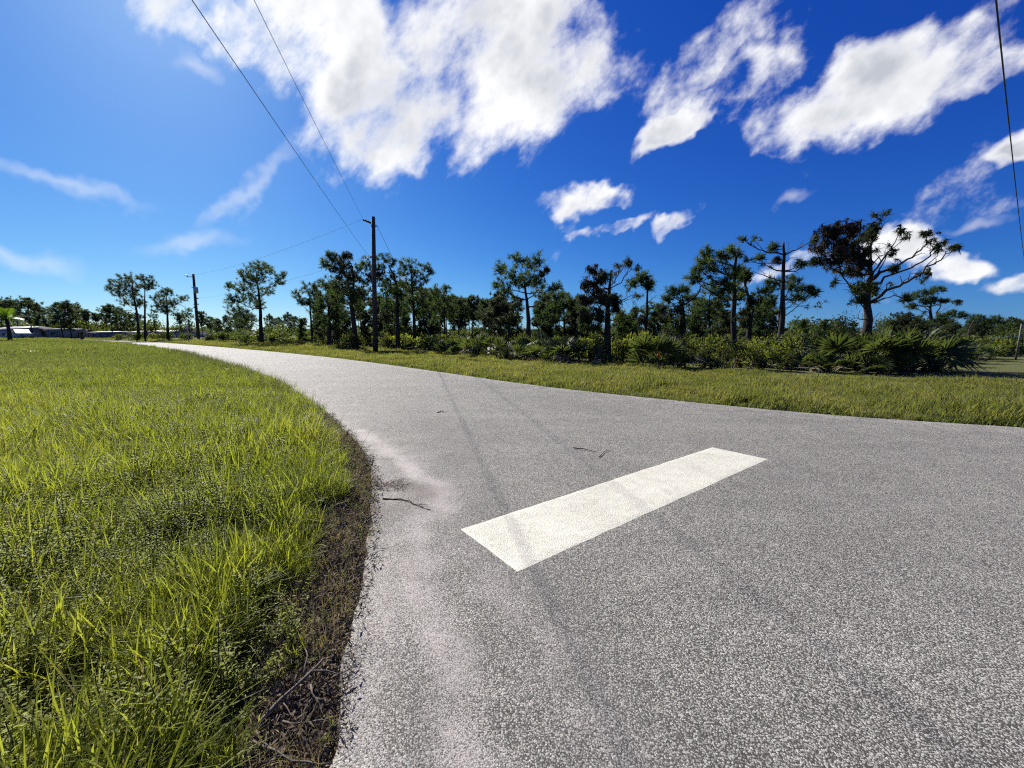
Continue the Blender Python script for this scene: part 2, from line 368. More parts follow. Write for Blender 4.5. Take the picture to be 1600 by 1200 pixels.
# ------------------------------------------------------------------ road
sv = np.concatenate([[0, .012], np.linspace(.04, 1.6, 46)])      # metres from the left edge, then shares of the rest
frac = np.concatenate([np.linspace(.06, .97, 16), [.985, .995, 1.0]])
wid = np.linalg.norm(RR-L, axis=1); dirw = (RR-L)/wid[:, None]
cols = []
for q in sv: cols.append(L + dirw*np.minimum(q, wid*.3*(.05+q/1.6))[:, None])
base = cols[-1]
for q in frac: cols.append(base + (RR-base)*q)
RV = np.stack(cols, 1); nr, nc = RV.shape[:2]
zc = np.zeros(nc); zc[0] = -.035; zc[-1] = -.035
RZ = np.broadcast_to(zc, (nr, nc)) 
flat = RV.reshape(-1, 2)
idx = np.arange(nr*nc).reshape(nr, nc); rq = np.stack([idx[:-1, :-1], idx[:-1, 1:], idx[1:, 1:], idx[1:, :-1]], -1).reshape(-1, 4)
def pxl(pts): return np.array([G(*p)[:2] for p in pts])
def band(P, pts, w):
    return np.exp(-(dist_poly(P, pxl(pts))/w)**2)
wob = (fbm(flat[:, 0]*3, flat[:, 1]*3, 31)-.5)
PW = flat + np.stack([(fbm(flat[:, 0]*2.5, flat[:, 1]*2.5, 41)-.5), (fbm(flat[:, 0]*2.5, flat[:, 1]*2.5, 42)-.5)], 1)*.22
sand = np.zeros(len(flat)); wash = np.zeros(len(flat)); nm = (flat[:, 1] < 30) & (flat[:, 1] > -1) & (abs(flat[:, 0]) < 25)
q = PW[nm]
sd_n = -road_sd(flat[nm])
sand[nm] = np.maximum.reduce([.78*band(q, [(560,672),(612,708),(650,735),(682,762),(690,790)], .14), .6*band(q, [(530,655),(580,690),(640,722)], .22),
    .58*band(q, [(690,790),(660,815),(645,860),(655,930),(690,1010),(735,1080),(755,1200)], .14), .5*band(q, [(610,850),(600,960),(575,1100),(560,1200)], .20),
    .5*band(q, [(480,628),(420,594),(350,570),(280,552)], .5), .28*band(q, [(690,800),(800,960),(880,1080),(960,1200)], .16), .35*np.exp(-(sd_n/.5)**2)])
wash[nm] = np.maximum(.9*band(q, [(585,760),(635,758),(672,772)], .12), .6*band(q, [(600,800),(640,795)], .12))*(.6+.8*fbm(q[:, 0]*6, q[:, 1]*6, 77))
dark = np.zeros(len(flat)); dark[nm] = np.maximum.reduce([.7*band(q, [(735,1010),(700,1060),(720,1160),(710,1200)], .12), .5*band(q, [(640,640),(700,690),(760,790),(860,960),(1000,1200)], .30), .35*band(q, [(1600,820),(1300,760),(1000,650),(700,600)], .4)])
rme = mesh_np('road', np.column_stack([flat, RZ.ravel()]), rq[:, ::-1], [], True)
for nme, arr in (('sand', sand), ('wash', wash), ('dark', dark)):
    a = rme.attributes.new(nme, 'FLOAT', 'POINT'); a.data.foreach_set('value', arr.astype(np.float32))
def chip_layer(t, pos, scale):
    v = N(t, 'ShaderNodeTexVoronoi', feature='F1', i_Scale=float(scale)); t.links.new(pos, v.inputs['Vector'])
    sep = t.nodes.new('ShaderNodeSeparateColor'); t.links.new(v.outputs['Color'], sep.inputs[0])
    return v.outputs['Distance'], sep.outputs[0], sep.outputs[1]
m, t, b = newmat('weathered_chip_asphalt'); M['asphalt'] = m
pos = t.nodes.new('ShaderNodeNewGeometry').outputs['Position']
dj = vmth(t, 'ADD', pos, vmth(t, 'SCALE', noise(t, pos, 60, 2, .5, 'Color'), s=.005))
d1, r1, r2 = chip_layer(t, dj, 160); d2, r3, r4 = chip_layer(t, dj, 330)
chip = ramp(t, r1, [(0, (.060,.058,.053)), (.22, (.155,.150,.137)), (.5, (.275,.266,.243)), (.85, (.375,.364,.334)), (1, (.48,.467,.43))])
fine = ramp(t, r3, [(0, (.06,.059,.054)), (.6, (.225,.218,.20)), (1, (.40,.389,.356))])
c = mixc(t, smooth(t, d1, .50, .60), chip, fine)
c = mixc(t, smooth(t, mth(t, 'ADD', d1, mth(t, 'MULTIPLY', r2, .30)), .60, .72, 0, .9), c, (.035, .032, .029))
big = noise(t, pos, .55, 6, .6); med = noise(t, pos, 3.5, 6, .65)
mpn = N(t, 'ShaderNodeMapping'); t.links.new(pos, mpn.inputs[0]); mpn.inputs['Rotation'].default_value = (0, 0, R(46)); mpn.inputs['Scale'].default_value = (.22, 1.5, 1)
c = mixc(t, 1., c, ramp(t, noise(t, mpn.outputs[0], 1.0, 6, .6), [(.3, (.86,.86,.86)), (.7, (1.12,1.12,1.11))]), 'MULTIPLY')
c = mixc(t, 1., c, ramp(t, big, [(.25, (.90,.90,.89)), (.75, (1.16,1.15,1.13))]), 'MULTIPLY')
c = mixc(t, 1., c, ramp(t, med, [(.25, (.90,.90,.90)), (.75, (1.12,1.11,1.10))]), 'MULTIPLY')
def attr(t, n):
    a = t.nodes.new('ShaderNodeAttribute'); a.attribute_name = n; return a.outputs['Fac']
gr = noise(t, pos, 170, 3, .7)
c = mixc(t, mth(t, 'MULTIPLY', attr(t, 'dark'), .5), c, (.085, .083, .078))
sf = smooth(t, mth(t, 'ADD', mth(t, 'ADD', attr(t, 'sand'), mth(t, 'MULTIPLY', mth(t, 'SUBTRACT', r3, .5), .75)), mth(t, 'MULTIPLY', mth(t, 'SUBTRACT', med, .5), 1.1)), .28, .86)
c = mixc(t, mth(t, 'MULTIPLY', sf, .80), c, ramp(t, gr, [(.3, (.28,.253,.236)), (.7, (.46,.418,.392))]))
wf = mth(t, 'MULTIPLY', attr(t, 'wash'), smooth(t, gr, .3, .6, .4, 1), clamp=True)
c = mixc(t, mth(t, 'MULTIPLY', wf, .8), c, (.10, .078, .070))
t.links.new(c, b.inputs['Base Color']); b.inputs['Roughness'].default_value = .8; b.inputs['Specular IOR Level'].default_value = .25
hgt = mth(t, 'ADD', mth(t, 'MULTIPLY', smooth(t, d1, .75, .15), .7), mth(t, 'MULTIPLY', r2, .35))
hgt = mth(t, 'ADD', hgt, mth(t, 'MULTIPLY', smooth(t, d2, .7, .1), .25))
bn = N(t, 'ShaderNodeBump', i_Strength=.45, i_Distance=.0025); t.links.new(hgt, bn.inputs['Height']); t.links.new(bn.outputs[0], b.inputs['Normal'])
rme.materials.append(m)
road = tag(link('road', rme), kind='structure')

# stop bar: a thick painted sheet with worn edges
c4 = [G(*p)[:2] for p in ((720,827),(808,893.5),(1200,717.5),(1113,699))]
nu, nv = 120, 20; V = []
for i in range(nu+1):
    for j in range(nv+1):
        a, e = i/nu, j/nv
        p = (c4[0]*(1-a)+c4[3]*a)*(1-e) + (c4[1]*(1-a)+c4[2]*a)*e
        if j in (0, nv): p = p + (fbm(a*22, j*3., 51)-.5)*.011*np.array([.6, -.8])
        if i in (0, nu): p = p + (fbm(e*8, i*3., 52)-.5)*.010*np.array([.8, .6])
        V.append((*p, .0042 if 0 < i < nu and 0 < j < nv else .001))
k = np.arange((nu+1)*(nv+1)).reshape(nu+1, nv+1); f = np.stack([k[:-1, :-1], k[:-1, 1:], k[1:, 1:], k[1:, :-1]], -1).reshape(-1, 4)
m, t, b = newmat('worn_white_road_paint')
pos = t.nodes.new('ShaderNodeNewGeometry').outputs['Position']
d1, r1, r2 = chip_layer(t, vmth(t, 'ADD', pos, vmth(t, 'SCALE', noise(t, pos, 60, 2, .5, 'Color'), s=.008)), 105)
n1 = noise(t, pos, 2.2, 6, .65); n2 = noise(t, pos, 9, 5, .6)
c = ramp(t, n1, [(.25, (.46,.445,.365)), (.6, (.55,.535,.445)), (.8, (.60,.585,.50))])
c = mixc(t, smooth(t, n2, .46, .72, 0, .5), c, (.40,.375,.31))
pit = mth(t, 'MULTIPLY', smooth(t, mth(t, 'ADD', d1, mth(t, 'MULTIPLY', r1, .35)), .74, .96), smooth(t, n1, .25, .7, 1, .55))
c = mixc(t, mth(t, 'MULTIPLY', pit, .6), c, (.20,.19,.165))
t.links.new(c, b.inputs['Base Color']); b.inputs['Roughness'].default_value = .6; b.inputs['Specular IOR Level'].default_value = .35
bn = N(t, 'ShaderNodeBump', i_Strength=.6, i_Distance=.003); t.links.new(smooth(t, d1, .8, .1), bn.inputs['Height']); t.links.new(bn.outputs[0], b.inputs['Normal'])
o = link('stop_bar', mesh_np('stop_bar', V, f[:, ::-1], m, False), road); o['label'] = 'wide white painted stop bar on the grey asphalt'

# ------------------------------------------------------------------ pine building blocks
def unit(v): v = np.asarray(v, float); return v/(np.linalg.norm(v, axis=-1, keepdims=True)+1e-9)
def tuft_proto(n, seed, droop=0., w=.030):
    r = np.random.default_rng(seed); z = r.uniform(-.35, 1, n); a = r.uniform(0, 2*math.pi, n); q = np.sqrt(1-z*z)
    d = np.stack([q*np.cos(a), q*np.sin(a), z-droop], 1); d = unit(d); l = r.uniform(.65, 1.1, n)
    st = np.stack([r.normal(0, .07, n), r.normal(0, .07, n), r.uniform(-.3, .35, n)], 1)
    sdv = unit(np.cross(d, r.normal(size=(n, 3))))*w/.28
    tip = st+d*l[:, None]; tip[:, 2] -= droop*.25*l
    return np.stack([st-sdv*.5, st+sdv*.5, tip], 1)         # n,3,3 unit length needles
TUFT = [tuft_proto(22, 100+i, 0, .029) for i in range(6)]; TUFT_D = [tuft_proto(24, 140+i, .9, .033) for i in range(6)]
TUFT_F = [tuft_proto(13, 180+i, 0, .055) for i in range(5)]
def tufts(points, axes, scale, protos, r):
    out = []
    for p, ax, sc in zip(points, axes, scale):
        T = protos[r.integers(len(protos))]; z = unit(ax); x = unit(np.cross(z, r.normal(size=3))); y = np.cross(z, x)
        Rm = np.stack([x, y, z], 1); out.append((T.reshape(-1, 3)@Rm.T)*sc + p)
    V = np.vstack(out); return V, np.arange(len(V)).reshape(-1, 3)
def curve_pts(a, b, sag, n, r, wob=.06):
    t = np.linspace(0, 1, n)[:, None]; P = a+(b-a)*t; P[:, 2] -= sag*np.sin(t[:, 0]*math.pi)
    l = np.linalg.norm(b-a); P[1:-1] += r.normal(0, wob*l/n*1.5, (n-2, 3)); return P
def finish_tree(name, label, cat, group, base, trunk, branches, fol, foltag):
    e = empty(name, base, label, cat, group); b = np.array(base)
    for part, mb, mt in (('trunk', trunk, M['bark']), ('branches', branches, M['twig'])):
        if mb and mb.n:
            mb.v = [v-b for v in mb.v]; mb.build(part, mt, e, True)
    for V, Fx, mt, nm in fol:
        if len(V): link(nm, mesh_np(nm, V-b, Fx, mt), e)
    return e

def clump_tree(label, Y, trunk, tw, clumps, bare=(), seed=1, group=None, mat='needle', dens=1., droop=False, name='pine_tree', far=False, depth=.75, cat='tree', broken=False, needle=.31):
    """a tree from its surveyed trunk line and foliage clumps; clumps get their own depth around the trunk and a limb each.
    trunk: bearings from the ground up; tw: trunk width at the base (m); clumps: (u, v, rx, ry[, mat]); bare: limbs [(pts, r0, tufts)]"""
    r = np.random.default_rng(seed); px = Y/F/CP*1.0
    T = np.array([W(u, v, Y) for u, v in trunk]); T[0, 2] = -.12
    for i in range(1, len(T)): T[i, 1] += r.normal(0, .12)*i/len(T)*2
    base = np.array([T[0, 0], Y, -.04])
    Tn = []
    for a, b2 in zip(T[:-1], T[1:]):
        k = max(2, int(np.linalg.norm(b2-a)/.5)); Tn += [a+(b2-a)*i/k for i in range(k)]
    Tn = np.array(Tn+[T[-1]]); Tn[1:-1, :2] += r.normal(0, .012, (len(Tn)-2, 2)); hh = np.linspace(0, 1, len(Tn))
    rad = tw/2*(1-(.70 if broken else .78)*hh)*(1+.35*np.exp(-hh*14))*(1+r.normal(0, .035, len(hh)))
    tr = MB().tube(Tn, rad, 9); br = MB(); fol = {}
    def addt(key, p, ax, sc):
        q = fol.setdefault(key, ([], [], [])); q[0].append(p); q[1].append(ax); q[2].append(sc)
    xs = [c[0] for c in clumps] or [trunk[0][0]]; half = max(.4, (max(xs)-min(xs))*px/2)
    cu = np.interp([0], [0, 1], [trunk[-1][0]]*2)[0]
    for c in clumps:
        u, v, rx, ry = c[:4]; mk = c[4] if len(c) > 4 else mat
        off = abs((u-cu)*px)/half if half else 0
        dy = r.uniform(-1, 1)*half*depth*math.sqrt(max(.08, 1-min(1, off)**2)); cen = W(u, v, Y+dy); 
        A = np.array([rx*px, max(.25, (rx+ry)/2*px*.95), ry*px])
        # limb from the trunk
        zt = cen[2]-r.uniform(.15, .45)*np.linalg.norm((cen-Tn[-1])[:2]) - A[2]*.4
        k = int(np.argmin(abs(Tn[:, 2]-max(zt, Tn[int(len(Tn)*.25), 2])))); s0 = Tn[k]
        if np.linalg.norm(cen-s0) > .25:
            P = curve_pts(s0, cen, .10*np.linalg.norm(cen-s0), 6, r); r0 = min(rad[k]*.55, .016+.016*np.linalg.norm(cen-s0)); br.tube(P, np.linspace(r0, r0*.35, 6), 5, False)
            for p in P[2:-1]:
                if r.random() < .5: addt(mk, p+r.normal(0, .10, 3), (r.normal(), r.normal(), .8), needle*r.uniform(.7, 1.))
        vol = A[0]*A[1]*A[2]; n = int(np.clip((9+48*vol**.62)*dens*(.8 if mk == 'needle_dead' else 1)*(.6 if far else 1), 6, 320))
        D = unit(r.normal(size=(n, 3)))*(r.random((n, 1))**.42); lump = 1+.22*np.sin(D@np.array([5, 3, 4])+r.uniform(0, 6, 3).sum())[:, None]
        Q = cen + D*A*lump
        for i, p in enumerate(Q):
            addt(mk, p, D[i]*.8+np.array([0, 0, .55])+r.normal(0, .25, 3), needle*r.uniform(.75, 1.15)*(1.35 if far else 1))
            if r.random() < .42: br.tube(curve_pts(cen-(0, 0, A[2]*.4), p, .02, 3, r), [.014, .011, .007], 3, False)
    limbs = []
    for pts, r0, nt in bare:
        dy = r.uniform(-.6, .6); n = len(pts); P = np.array([W(u, v, Y+dy*i/(n-1)) for i, (u, v) in enumerate(pts)]); 
        limbs.append(Tn) if not limbs else None; cand = np.vstack(limbs); P[0] = cand[int(np.argmin(np.linalg.norm((cand-P[0])*np.array([1, .3, 1]), axis=1)))]; P[1:, 1] += (P[0, 1]-Y)*.8
        Pf = []
        for a, b2 in zip(P[:-1], P[1:]): Pf += [a+(b2-a)*i/3 for i in range(3)]
        Pf = np.array(Pf+[P[-1]]); Pf[1:-1] += r.normal(0, .012*np.linalg.norm(P[-1]-P[0]), (len(Pf)-2, 3))
        rr = np.linspace(r0*.8, r0*.18, len(Pf)); br.tube(Pf, rr, 6); limbs.append(Pf[1:])
        for i in range(2, len(Pf)-1):
            if r.random() < .75:
                q = Pf[i]+unit(r.normal(size=3)+np.array([0, 0, .7])+.6*unit(Pf[-1]-Pf[0]))*r.uniform(.15, .5)
                br.tube(curve_pts(Pf[i], q, -.04, 4, r), np.linspace(rr[i]*.55, .006, 4), 4, False)
                if nt and r.random() < .22: addt(mat, q, unit(q-Pf[i]), needle*r.uniform(.55, .9))
        for i in range(nt): addt(mat, Pf[-1]+r.normal(0, .07, 3), unit(Pf[-1]-Pf[-2])+r.normal(0, .4, 3), needle*r.uniform(.6, .95))
    fl = []
    for key, (p, ax, sc) in fol.items():
        pr = TUFT_F if far else (TUFT_D if (droop or key in ('needle_dead', 'needle_droop')) else TUFT)
        V, Fx = tufts(p, ax, sc, pr, r); fl.append((V, Fx, M[key], 'crown'))
    return finish_tree(name, label, cat, group, base, tr, br, fl, None)

def grow_pine(r, H, cb, Rc, dens=1., prof='round', far=False, lean=0., tw=None, needle=.30):
    """meshes of a whole pine grown from scratch at the origin"""
    tw = tw or .09+.019*H; n = 12; z = np.linspace(-.1, H, n)
    T = np.stack([lean*(z/H)**1.5*H+np.cumsum(r.normal(0, .05, n))*.6, np.cumsum(r.normal(0, .05, n))*.6, z], 1); T[0, :2] = 0
    rad = tw/2*(1-.8*np.linspace(0, 1, n))*(1+.3*np.exp(-np.linspace(0, 1, n)*14)); tr = MB().tube(T, rad, 7); br = MB(); p, ax, sc = [], [], []
    nb = int((13+H*.9)*dens**.5); az = r.uniform(0, 6.28)
    for i in range(nb):
        t = (i+r.random())/nb; z0 = H*(cb+(1-cb)*t*.94); az += 2.4+r.normal(0, .5)
        pf = {'round': math.sin(math.pi*min(1, .16+.78*t)), 'top': .35+.85*t**1.2 if t < .8 else 1.3-.5*t, 'cone': 1.05-.85*t, 'sparse': r.uniform(.3, 1)}[prof]
        ln = Rc*pf*r.uniform(.5, 1.12)
        if ln < .25: ln = .25
        b0 = np.array([np.interp(z0, z, T[:, 0]), np.interp(z0, z, T[:, 1]), z0]); d = np.array([math.cos(az), math.sin(az), r.uniform(.0, .25)+.55*t])
        b1 = b0+d*ln; P = curve_pts(b0, b1, .08*ln, 5, r); r0 = min(.05, .012+.014*ln); br.tube(P, np.linspace(r0, r0*.35, 5), 4, False)
        k = max(3, int((4+5.5*ln)*dens))
        for j in range(k):
            f = r.uniform(.35, 1.03); q = b0+(b1-b0)*f; e = q+r.normal(0, .17+.11*ln, 3)*np.array([1, 1, .75])+np.array([0, 0, .05])
            if r.random() < .5: br.tube([q, (q+e)/2+r.normal(0, .02, 3), e], [.012, .01, .006], 3, False)
            for _ in range(2 if r.random() < .6 else 1):
                p.append(e+r.normal(0, .09, 3)); ax.append(unit(e-q)*.7+np.array([0, 0, .6])); sc.append(needle*r.uniform(.75, 1.15))
    for j in range(int(7*dens)): p.append(T[-1]+r.normal(0, .14, 3)); ax.append((r.normal()*.4, r.normal()*.4, 1)); sc.append(needle)
    V, Fx = tufts(p, ax, sc, TUFT_F if far else TUFT, r)
    return tr, br, V, Fx

# ------------------------------------------------------------------ the trees one can tell apart, right to left
def z5(*p): return [(1150+x/3.5556, 330+y/3.5556) for x, y in p]
def c5(u, v, a, b, *m): return (1150+u/3.5556, 330+v/3.5556, a/3.5556, b/3.5556, *m)
clump_tree('large windswept pine with brown clump on its left and bare limbs reaching right', 15.5,
    z5((735,715),(738,600),(742,520),(748,430),(742,350),(720,290)), .38,
    [c5(500,110,55,45,'needle_dead'), c5(570,110,70,55,'needle_dead'), c5(480,190,50,60,'needle_dead'), c5(560,200,75,60,'needle_dead'), c5(540,265,80,40,'needle_dead'), c5(620,190,60,60,'needle_dead'),
     c5(640,90,50,40,'needle_dead'), c5(640,260,60,40,'needle_dead'), c5(700,130,50,45,'needle_droop'), c5(760,110,30,45,'needle_droop'), c5(690,220,55,50,'needle_droop'), c5(440,275,30,15), c5(640,330,50,30), c5(700,300,40,40,'needle_dead'),
     c5(690,430,45,35,'shrub_dark'), c5(700,490,30,40,'shrub_dark'), c5(760,440,20,40,'shrub_dark')],
    [(z5((742,350),(735,240),(765,120),(805,90),(790,55),(770,30)), .05, 4), (z5((748,330),(820,250),(860,200),(905,110)), .045, 7), (z5((750,400),(830,330),(930,280),(1010,235),(1065,180),(1060,115)), .07, 9),
     (z5((760,370),(850,225),(960,135)), .03, 4), (z5((748,420),(850,365),(980,310),(1080,250),(1112,205),(1095,165)), .06, 3), (z5((745,500),(850,445),(950,395),(1015,365),(1100,290),(1180,245),(1240,195)), .075, 9),
     (z5((1015,365),(1030,345),(1090,345)), .02, 6), (z5((1100,290),(1160,240),(1155,195)), .025, 5), (z5((1180,245),(1215,210),(1195,175)), .02, 5), (z5((750,500),(820,488),(890,470),(960,478)), .04, 9), (z5((745,380),(800,335),(890,315)), .035, 8), (z5((735,300),(790,250),(870,235)), .03, 6),
     (z5((738,490),(650,420),(590,345),(530,320)), .05, 4), (z5((738,520),(690,505),(640,500)), .03, 2), (z5((736,610),(690,600),(668,590)), .035, 0), (z5((738,625),(770,612),(798,605)), .03, 0), (z5((738,540),(620,410),(530,400)), .03, 3)],
    seed=11, mat='needle_droop', dens=1.25, name='windswept_pine')
clump_tree('broken-topped pine with bare crooked limbs left of the windswept pine', 17.5,
    z5((252,690),(258,560),(264,450),(270,330),(278,240),(292,165)), .27,
    [c5(362,290,26,20), c5(205,205,12,10), c5(130,262,12,8), c5(225,270,6,9,'needle_dead')],
    [(z5((282,255),(230,232),(150,220),(100,195),(50,155)), .05, 6), (z5((150,218),(125,180),(130,140)), .02, 2), (z5((272,290),(200,286),(130,290),(60,262)), .04, 5), (z5((262,390),(215,375),(150,352),(92,328)), .04, 0),
     (z5((285,245),(345,212),(395,185),(435,162)), .04, 14), (z5((280,350),(325,335),(365,320)), .05, 0), (z5((284,270),(305,262),(322,255)), .02, 0), (z5((284,225),(312,205)), .03, 0), (z5((268,470),(300,400),(300,350)), .02, 0)],
    seed=12, dens=1., name='broken_pine', broken=True)
clump_tree('bushy green pine standing behind the broken-topped pine', 21,
    z5((262,690),(250,560),(240,430),(232,390)), .26,
    [c5(180,430,60,40), c5(225,392,60,28), c5(320,390,38,24), c5(140,480,42,42), c5(160,560,50,40), c5(120,590,40,40), c5(440,455,26,15), c5(362,430,20,15), c5(412,436,20,13), c5(350,485,30,12), c5(300,430,18,20), c5(200,500,50,40)],
    [(z5((262,600),(330,540),(390,490),(430,455)), .035, 3), (z5((262,560),(310,490),(355,440)), .025, 2), (z5((268,545),(340,530),(430,530),(470,515)), .02, 3)], seed=13, dens=1.15)
def z4(*p): return [(900+x/4.5714, 360+y/4.5714) for x, y in p]
def c4_(u, v, a, b, *m): return (900+u/4.5714, 360+v/4.5714, a/4.5714, b/4.5714, *m)
clump_tree('tall green-crowned pine with slim curved trunk right of the snapped pine', 18.5, z4((1136,790),(1130,650),(1120,500),(1112,330),(1104,200),(1102,150)), .30,
    [c4_(1105,135,42,28), c4_(1150,172,32,26), c4_(1050,190,40,40), c4_(930,150,24,32), c4_(925,212,80,48), c4_(880,262,62,58), c4_(985,262,80,48), c4_(835,330,42,35), c4_(1130,300,50,42), c4_(1050,372,52,40), c4_(1100,420,62,50), c4_(1170,330,44,50), c4_(860,360,40,25), c4_(1060,440,50,35), c4_(1150,480,40,35)], [(z4((1115,420),(1040,350),(960,340)), .04, 3), (z4((1125,620),(1050,650),(980,680)), .03, 2)], seed=14, dens=1.15)
clump_tree('leafy pine with ragged drooping foliage just left of the broken-topped pine', 20.5, z4((1238,740),(1242,620),(1238,520),(1212,390),(1190,285)), .30,
    [c4_(1188,278,50,30), c4_(1205,330,48,40), c4_(1225,318,30,30), c4_(1180,440,40,40), c4_(1242,500,42,42), c4_(1210,600,52,60), c4_(1190,650,50,40), c4_(1230,560,30,40)], [], seed=15, dens=1.2, mat='needle_droop')
clump_tree('snapped pine with shaggy stump and its broken top leaning right', 18, z4((758,790),(762,680),(766,590),(755,500)), .42,
    [c4_(740,560,55,50,'needle_droop'), c4_(728,640,66,60,'shrub_dark'), c4_(690,450,50,40), c4_(760,430,34,22), c4_(650,490,40,25), c4_(820,480,50,35), c4_(700,700,60,50,'shrub_dark')],
    [(z4((780,555),(830,500),(885,445),(920,380),(948,320)), .07, 0), (z4((755,520),(690,540),(590,545)), .04, 2), (z4((755,560),(680,580),(600,615)), .03, 1), (z4((762,520),(768,480),(768,455)), .05, 0), (z4((948,320),(1010,345),(1060,330)), .025, 3), (z4((770,600),(830,620),(900,640)), .03, 1)], seed=16, dens=1.2, name='snapped_pine', broken=True)
clump_tree('low full pine showing between the snapped pine and the tall curved pine', 23, z4((960,760),(962,600),(960,460)), .22,
    [c4_(960,430,72,45), c4_(918,520,60,48), c4_(1004,540,60,48), c4_(940,610,70,50), c4_(880,580,50,40), c4_(1020,470,40,35)], [], seed=17, dens=1.1)
clump_tree('slender small-crowned pine between the drooping pine and the snapped pine', 20, z4((498,760),(500,600),(504,450),(512,320)), .22,
    [c4_(450,340,60,38), c4_(492,318,38,26), c4_(400,382,40,28), c4_(512,405,26,26), c4_(518,562,50,46), c4_(470,642,40,40,'needle_dead'), c4_(562,622,32,30), c4_(520,380,30,20)], [(z4((505,520),(540,490),(572,465)), .03, 0), (z4((500,600),(440,560),(400,500),(410,450)), .02, 0), (z4((502,500),(560,560),(600,545)), .02, 2)], seed=18, dens=1.15)
def z3(*p): return [(650+x/4.5714, 370+y/4.5714) for x, y in p]
def c3(u, v, a, b, *m): return (650+u/4.5714, 370+v/4.5714, a/4.5714, b/4.5714, *m)
clump_tree('dark drooping pine with dead brown needles and thin limbs rising right', 17.5, z3((1368,730),(1368,600),(1372,480),(1384,370),(1390,240)), .36,
    [c3(1258,240,45,40,'needle_dead'), c3(1340,270,58,40,'needle_droop'), c3(1212,335,36,40,'needle_dead'), c3(1290,370,88,55,'needle_dead'), c3(1236,430,70,55,'needle_dead'), c3(1330,450,80,55,'needle_droop'), c3(1410,430,40,40,'needle_droop'),
     c3(1430,500,38,40,'needle_dead'), c3(1300,550,110,55,'needle_droop'), c3(1440,570,50,60,'shrub_dark'), c3(1300,320,60,40,'needle_dead'), c3(1200,560,60,60,'needle_droop'), c3(1250,640,70,50,'shrub_dark')],
    [(z3((1388,380),(1420,320),(1450,260),(1480,220),(1525,180)), .04, 9), (z3((1390,390),(1470,330),(1500,270),(1540,230),(1590,225)), .035, 4), (z3((1385,480),(1460,460),(1540,420),(1590,420)), .035, 4), (z3((1380,520),(1450,480),(1555,430),(1555,540)), .025, 2), (z3((1390,300),(1400,250),(1440,220)), .025, 4)], seed=19, dens=1.1, mat='needle_droop')
clump_tree('broad open-crowned pine at the middle of the tree row', 20, z3((806,720),(804,600),(798,500),(785,400),(776,300)), .34,
    [c3(620,232,50,52), c3(722,160,62,48), c3(872,165,58,48), c3(800,210,60,40), c3(598,335,55,55), c3(700,272,88,48), c3(822,282,70,48), c3(850,332,60,30), c3(935,235,18,14,'needle_dead'), c3(900,262,16,14,'needle_dead'), c3(1000,362,52,30), c3(880,380,60,36), c3(650,380,60,35), c3(740,330,60,35)],
    [(z3((790,430),(860,400),(940,385),(1010,370)), .04, 3), (z3((785,420),(700,380),(640,370)), .04, 2)], seed=20, dens=1.1)
clump_tree('low spreading pine left below the broad open-crowned pine', 22, z3((668,740),(664,620),(650,500)), .24,
    [c3(640,500,90,60), c3(550,470,45,35), c3(560,540,60,45), c3(500,590,60,40), c3(720,480,60,50), c3(700,580,70,50), c3(610,600,70,45)], [(z3((664,600),(580,620),(500,640)), .03, 3)], seed=21, dens=1.05, mat='needle_droop')
clump_tree('round-crowned pine right below the broad open-crowned pine', 23, z3((1060,740),(1058,600),(1050,480)), .26,
    [c3(1010,430,60,40), c3(1090,450,55,40), c3(1050,500,90,50), c3(980,520,60,50), c3(1120,520,50,50), c3(1040,580,90,50), c3(940,590,60,50)], [], seed=22, dens=1.1)
def z2(*p): return [(300+x/4, 370+y/4) for x, y in p]
def c2(u, v, a, b, *m): return (300+u/4, 370+v/4, a/4, b/4, *m)
clump_tree('slim pine well right of the tall pole, before the slender row', 36, z2((1580,640),(1578,540),(1574,400),(1572,350)), .26,
    [c2(1540,345,58,35), c2(1592,330,34,26), c2(1526,415,60,40), c2(1600,400,55,45), c2(1560,480,70,45), c2(1620,470,50,45), c2(1530,540,50,40)], [], seed=23, dens=1.2, needle=.34)
clump_tree('tall pine with small outlying tufts, second right of the tall pole', 31, z2((1392,680),(1386,520),(1380,400),(1378,280),(1370,195)), .34,
    [c2(1350,165,60,34), c2(1320,220,52,42), c2(1402,228,52,48), c2(1470,192,32,24), c2(1492,222,20,15), c2(1462,270,30,20), c2(1380,300,70,40), c2(1425,370,70,48), c2(1360,400,60,40), c2(1400,460,80,48), c2(1450,430,40,35)], [(z2((1382,350),(1430,300),(1490,225)), .03, 2)], seed=24, dens=1.2, needle=.32)
clump_tree('pine with dark hanging clump, first right of the tall pole', 29, z2((1285,700),(1284,560),(1280,420),(1280,300),(1262,230),(1230,180)), .36,
    [c2(1118,240,42,58,'needle_dead'), c2(1165,230,30,40,'needle_dead'), c2(1198,130,40,24), c2(1252,160,38,24), c2(1180,198,48,22), c2(1262,250,48,38), c2(1240,335,50,50), c2(1302,350,60,48), c2(1230,430,50,48), c2(1310,450,50,48), c2(1210,500,60,55,'needle_droop')],
    [(z2((1278,330),(1230,270),(1190,220),(1180,180)), .04, 2), (z2((1280,310),(1240,240),(1220,150)), .04, 2)], seed=25, dens=1.2, needle=.32)
